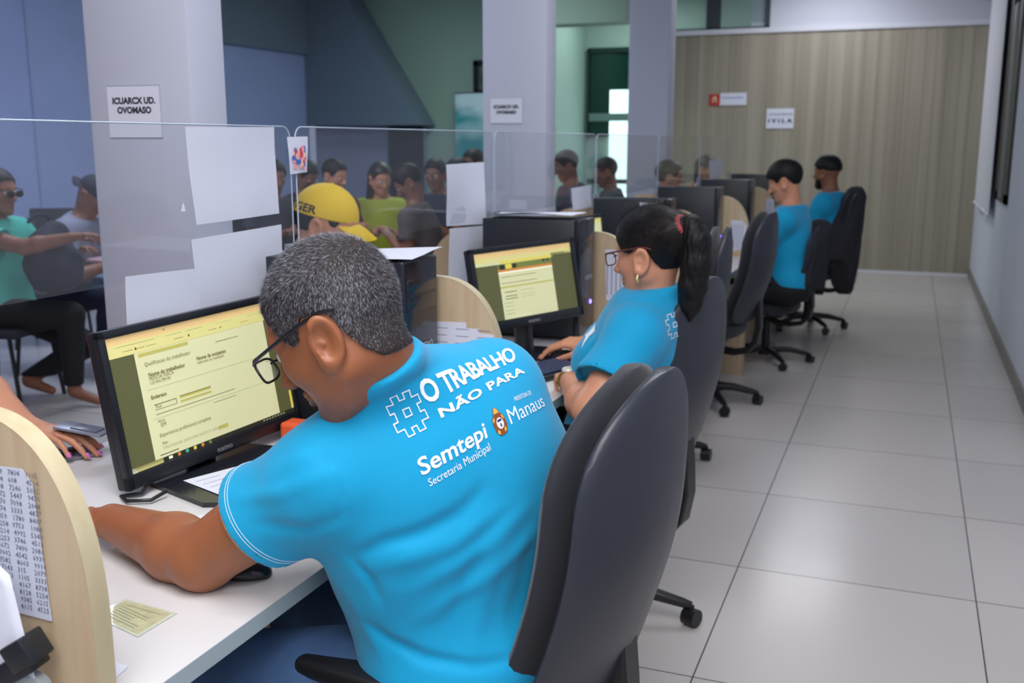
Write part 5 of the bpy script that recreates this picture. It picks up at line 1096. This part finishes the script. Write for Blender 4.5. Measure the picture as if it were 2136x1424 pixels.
# nails of that hand
def nails(H, side, parent, m, scale=1.):
    h = H.hands[side]; M = frame(h['x'], h['z']); w = H.J[side + 'w']; s = h.get('s', 1.); curl = h['curl']; spread = h.get('spread', .1); L = ((.044, .027, .021), (.048, .031, .022), (.045, .029, .021), (.035, .021, .019))
    for i in range(4):
        y = .029 - .0195 * i; sp_ = spread * (1.3 - i); p = np.array(((.086, .090, .086, .077)[i], y, .002)); a = curl[i] * .55; d0 = np.array((math.cos(sp_), math.sin(sp_), 0)); r = (.0088, .0090, .0086, .0076)[i]
        for j in range(3):
            a2 = a if j == 0 else a + curl[i] * (.75 if j == 1 else 1.25); dr = d0 * math.cos(a2) + np.array((0, 0, -1)) * math.sin(a2); p2 = p + dr * L[i][j]; p = p2
        up = np.array((0, 0, 1.)) * math.cos(a2) + d0 * math.sin(a2); sd = np.cross(up, dr); c = p + up * r * .96 - dr * .001
        vs = []; fs = []; nx, ny = 5, 5
        for u_ in range(nx):
            for v_ in range(ny):
                x = (u_ / (nx - 1) - .4) * .014; yy = (v_ / (ny - 1) - .5) * .0115 * (1 - .25 * (u_ / (nx - 1)) ** 3); q = c + dr * x + sd * yy - up * (yy * yy * 55 + max(0, x) ** 2 * 25); q = q.copy(); q[1] *= h.get('m', 1); vs.append(tuple(np.array(w) + M @ (q * s)))
        fs = [(u_ * ny + v_, u_ * ny + v_ + 1, (u_ + 1) * ny + v_ + 1, (u_ + 1) * ny + v_) for u_ in range(nx - 1) for v_ in range(ny - 1)]
        o = local(MB().add(vs, fs).build('fingernail', m, None, 60), parent); md = o.modifiers.new('s', 'SOLIDIFY'); md.thickness = .0012; md.offset = 1
nails(OH, 'r', OP, mat('pink_varnish', (236, 120, 200), .15, coat=1)); nails(WH, 'r', WOMAN, mat('nail', (226, 170, 150), .25))
# jackets hung over chair backs
def jacket(label, c, rz, top, m, seed, w=.27, drop=.52, dx=0.):
    o = thing('jacket', label, 'jacket', (c[0], c[1], top - .3), rz); r = random.Random(seed); ph = [r.uniform(0, 6) for _ in range(6)]
    def f(p):
        x, y, z = p[:, 0], p[:, 1], p[:, 2]; s = np.clip((top - z) / drop, 0, 1)
        wid = np.interp(s, [0, .06, .2, .5, .8, 1.], [.085, .15, .205, w - .04, w, w * .78]); cx = np.interp(s, [0, .5, 1], [.315, .290, .275]) + dx; hang = drop * (1 - .30 * np.clip((-y + .05) / .25, -1, 1) ** 2 * .6 - .12 * np.sin(y * 14 + ph[0]))
        fold = .013 * np.sin(y * 34 + ph[1] + z * 4) * s ** .5 + .006 * np.sin(y * 61 + ph[2] - z * 9)
        th = np.interp(s, [0, .12, .5, 1], [.05, .078, .080, .060]) + fold; d = np.maximum(np.abs(y) - wid, np.abs(x - cx + .045 * (y / .22) ** 2) - th); d = smax(d, z - top + 5.5 * (y * y), .04); d = smax(d, (top - hang) - z, .02); return d * .75
    a = net(f, (.10, -.34, top - drop - .1), (.50, .34, top + .06), .008, 'cloth', m); a.parent = o; a.matrix_parent_inverse = Matrix.Translation((0, 0, -(top - .3)))
    return o
JK = mat('charcoal_jacket', (40, 40, 46), .9, bump=.3, bscale=400)
jacket('dark jacket hung over the chair of the bearded man', (-.69, 8.25), R(-4), 1.12, JK, 2, w=.29, drop=.76)
jacket('dark jacket hung over the chair of the young man with black hair', (-.83, 6.86), R(-8), .965, mat('black_jacket', (34, 35, 42), .9), 4, w=.225, drop=.50)
# ceiling luminaires
for nm, x, y, a, b_ in (('near', -.5, .3, 1.6, 1.6), ('mid', -.6, 4.2, .9, 1.6), ('far', -.9, 10.9, .9, 1.6), ('waiting room', -4.4, 5.0, 1.6, 1.6)):
    o = thing('ceiling_light', 'square ceiling light panel, the ' + nm + ' one', 'ceiling light', (x, y, 3.25)); a /= 2; b_ /= 2
    local(MB().box((x - a - .04, y - b_ - .04, 3.235), (x + a + .04, y - b_, 3.30)).box((x - a - .04, y + b_, 3.235), (x + a + .04, y + b_ + .04, 3.30)).box((x - a - .04, y - b_, 3.235), (x - a, y + b_, 3.30)).box((x + a, y - b_, 3.235), (x + a + .04, y + b_, 3.30)).build('frame', MC['white_trim']), o)
    local(MB().box((x - a, y - b_, 3.27), (x + a, y + b_, 3.28)).build('diffuser', mat('diffuser', (240, 244, 255), .5, emis=(240, 244, 255), es=1.2)), o)
# ================================================================ PRINTS AND STITCHING ON THE SHIRTS
def bvh(o): 
    me = o.data; return BVHTree.FromPolygons([v.co[:] for v in me.vertices], [p.vertices[:] for p in me.polygons])
def snap(B, p, off=.0012):
    l, n, i, d = B.find_nearest(Vector(p)); return l + n * off if (Vector(p) - l).dot(n) > -.2 else l - n * off
def on_shirt(name, B, corners, shapes, m, parent, off=.0012):
    """shapes: list of (verts2d in the unit square, faces); corners TL TR BL BR in the world; laid on the cloth"""
    TL, TR, BL, BR = [np.array(c, float) for c in corners]; bm = bmesh.new()
    for vs, fs in shapes:
        bv = [bm.verts.new((v[0], v[1], 0)) for v in vs]
        for f in fs:
            try: bm.faces.new([bv[i] for i in f])
            except ValueError: pass
    bmesh.ops.triangulate(bm, faces=bm.faces[:]); bm.verts.index_update()
    V = [tuple(v.co[:2]) for v in bm.verts]; Fc = [tuple(v.index for v in f.verts) for f in bm.faces]; bm.free()
    for _ in range(2):                                        # every triangle into four, twice
        mid = {}; nf = []
        def m_(a, b):
            k = (min(a, b), max(a, b))
            if k not in mid: mid[k] = len(V); V.append(((V[a][0] + V[b][0]) / 2, (V[a][1] + V[b][1]) / 2))
            return mid[k]
        for a, b, c in Fc: x, y, z = m_(a, b), m_(b, c), m_(c, a); nf += [(a, x, z), (x, b, y), (z, y, c), (x, y, z)]
        Fc = nf
    W_ = []
    for a, b in V: W_.append(tuple(snap(B, (BL * (1 - a) + BR * a) * (1 - b) + (TL * (1 - a) + TR * a) * b, off)))
    me = bpy.data.meshes.new(name); me.from_pydata(W_, [], Fc); me.update()
    me.materials.append(m); o = bpy.data.objects.new(name, me); COL.objects.link(o); o.parent = parent; return o
def unit_text(s, off=.0, space=1.):
    vs, fs = text_mesh(s, 1., off, res=3, space=space); v = vs[:, :2].copy(); v -= v.min(0); v /= v.max(0); return v, fs
WP = mat('white_print', (232, 240, 246), .6)
P1, H1, SH1, F1 = MAN1; B1 = bvh(SH1)
def line2(corners, s, off, name, space=1.): return on_shirt(name, B1, corners, [unit_text(s, off, space)], WP, SH1)
def stroke(poly, w, closed=True):
    """outline of a polyline as quads"""
    n = len(poly); vs = []; fs = []; P_ = np.array(poly, float)
    for i in range(n):
        a, b, c = P_[i - 1], P_[i], P_[(i + 1) % n]; d1 = (b - a) / np.linalg.norm(b - a); d2 = (c - b) / np.linalg.norm(c - b); n1 = np.array((-d1[1], d1[0])); n2 = np.array((-d2[1], d2[0])); nn = n1 + n2; nn = nn / max(np.linalg.norm(nn), 1e-6); k = w / max(nn @ n1, .5); vs += [b + nn * k, b - nn * k]
    for i in range(n): j = (i + 1) % n; fs.append((2 * i, 2 * i + 1, 2 * j + 1, 2 * j))
    return np.array(vs), fs
def hash_poly():
    a, b, c, d = .0, .27, .73, 1.0; t = .16
    pts = [(.22, 1), (.42, 1), (.42, .84), (.58, .84), (.58, 1), (.78, 1), (.78, .80), (1, .80), (1, .60), (.86, .60), (.86, .40), (1, .40), (1, .20), (.78, .20), (.78, 0), (.58, 0), (.58, .16), (.42, .16), (.42, 0), (.22, 0), (.22, .20), (0, .20), (0, .40), (.14, .40), (.14, .60), (0, .60), (0, .80), (.22, .80)]
    return pts
line2([(-.6427, 1.2806, 1.1115), (-.5892, 1.5185, 1.1249), (-.6326, 1.2915, 1.0752), (-.5682, 1.4988, 1.108)], 'O TRABALHO', .03, 'back_print_first_line', .92)
line2([(-.6219, 1.3028, 1.0706), (-.5614, 1.4961, 1.1012), (-.6145, 1.3031, 1.0539), (-.5513, 1.4933, 1.0892)], 'N\u00c3O PARA', .03, 'back_print_second_line', 1.05)
line2([(-.6349, 1.2574, 1.0023), (-.569, 1.3556, 1.0404), (-.6223, 1.2569, .9715), (-.5574, 1.3496, 1.0106)], 'Semtepi', .018, 'back_print_department')
line2([(-.6186, 1.2605, .9737), (-.5584, 1.3483, 1.0109), (-.6138, 1.261, .9597), (-.5523, 1.3484, .9959)], 'Secretaria Municipal', .0, 'back_print_small_line')
line2([(-.5503, 1.4022, 1.0492), (-.5275, 1.5025, 1.0536), (-.5398, 1.3974, 1.028), (-.5192, 1.5002, 1.035)], 'Manaus', .0, 'back_print_city')
line2([(-.5485, 1.4323, 1.0626), (-.5381, 1.4798, 1.0641), (-.5452, 1.4297, 1.0566), (-.5348, 1.4775, 1.0579)], 'PREFEITURA DE', .0, 'back_print_tiny_line')
HP = hash_poly()
HS = [stroke(HP, .016), stroke([(.40, .42), (.60, .42), (.60, .60), (.40, .60)], .016)]
on_shirt('back_print_hash', B1, [(-.6817, 1.2478, 1.089), (-.6439, 1.278, 1.1045), (-.6552, 1.2545, 1.0288), (-.623, 1.2898, 1.0463)], HS, WP, SH1)
EMC = [(-.5688, 1.3703, 1.0531), (-.5591, 1.3965, 1.058), (-.5495, 1.3645, 1.0133), (-.5391, 1.3895, 1.0196)]
def ring2(cx, cy, rx, ry, n=20, a0=0, a1=2 * math.pi): return [(cx + rx * math.cos(a), cy + ry * math.sin(a)) for a in np.linspace(a0, a1, n + 1)[:-1]]
def poly(pts): return (np.array(pts), [tuple(range(len(pts)))])
on_shirt('crest', B1, EMC, [poly([(.5, 1.02), (.68, .92), (.80, .74), (.98, .60), (1.0, .30), (.86, .05), (.62, .0), (.30, .02), (.08, .2), (.02, .5), (.10, .68), (.26, .76), (.34, .92)])], mat('crest_brown', (132, 72, 34), .6), SH1, .0012)
on_shirt('crest_mitre', B1, EMC, [poly([(.5, 1.0), (.64, .90), (.72, .78), (.30, .78), (.38, .90)]), poly([(.14, .12), (.30, .06), (.34, .18), (.20, .26)]), poly([(.66, .06), (.84, .12), (.80, .26), (.66, .18)]), poly([(.08, .62), (.24, .70), (.22, .58), (.1, .5)]), poly([(.9, .62), (.78, .70), (.78, .58), (.92, .48)])], mat('crest_gold', (226, 168, 70), .5), SH1, .0016)
on_shirt('crest_shield', B1, EMC, [poly(ring2(.52, .42, .26, .20))], mat('crest_white', (226, 226, 232), .6), SH1, .0018)
on_shirt('crest_shield_field', B1, EMC, [poly([(.34, .48), (.70, .48), (.66, .56), (.38, .56)]), poly([(.46, .30), (.60, .30), (.56, .42), (.50, .42)])], mat('crest_dark', (30, 50, 92), .6), SH1, .0021)
# sleeve hem stitching, lining and shoulder seam of the grey-haired man's shirt
def sleeve_ring(H, B, side, sl, back, off, rr=.12, n=64):
    sh, el = H.J[side + 's'], H.J[side + 'e']; e = sh + (el - sh) * sl; ax = (el - sh) / np.linalg.norm(el - sh); c = e - ax * back; u = np.cross(ax, (0, 0, 1)); u /= np.linalg.norm(u); v = np.cross(ax, u); pts = []
    for k in range(n + 1):
        a = 2 * math.pi * k / n; d = u * math.cos(a) + v * math.sin(a); hit = B.ray_cast(Vector(c + d * .3), Vector(-d), .5)
        if hit[0] is not None and (hit[0] - Vector(c)).length < rr: pts.append(tuple(hit[0] + Vector(d) * off))
    return pts
for k, bk in enumerate((.017, .022)):
    pts = sleeve_ring(H1, B1, 'l', .49, bk, .0004); o = MB().tube(pts, .0004, 6, cap=False).build('hem_stitching', WP, SH1, 60)
sh_, el_ = H1.J['ls'], H1.J['le']; e_ = sh_ + (el_ - sh_) * .49; ax_ = (el_ - sh_) / np.linalg.norm(el_ - sh_); u_ = np.cross(ax_, (0, 0, 1)); u_ /= np.linalg.norm(u_); v_ = np.cross(ax_, u_); rr_ = .058 * 1.2 + .016 - .006
MB().tube([tuple(e_ + (u_ * math.cos(a) + v_ * math.sin(a)) * rr_ + ax_ * .001) for a in np.linspace(0, 2 * math.pi, 49)], .0022, 8, cap=False).build('sleeve_lining', mat('orange_lining', (236, 140, 40), .7), SH1, 60)
BW_ = bvh(WH.shirt)
on_shirt('back_print_hash', BW_, [(-.566, 2.545, 1.010), (-.545, 2.650, 1.012), (-.555, 2.535, .950), (-.535, 2.640, .950)], [stroke(HP, .022), stroke([(.40, .42), (.60, .42), (.60, .60), (.40, .60)], .022)], WP, WH.shirt)
on_shirt('front_print', BW_, [(-.765, 2.60, .955), (-.767, 2.66, .955), (-.784, 2.578, .891), (-.784, 2.66, .891)], [poly([(.1, .9), (.9, 1), (.7, .5), (.95, .1), (.5, .3), (.2, 0), (.3, .5)])], WP, WH.shirt)
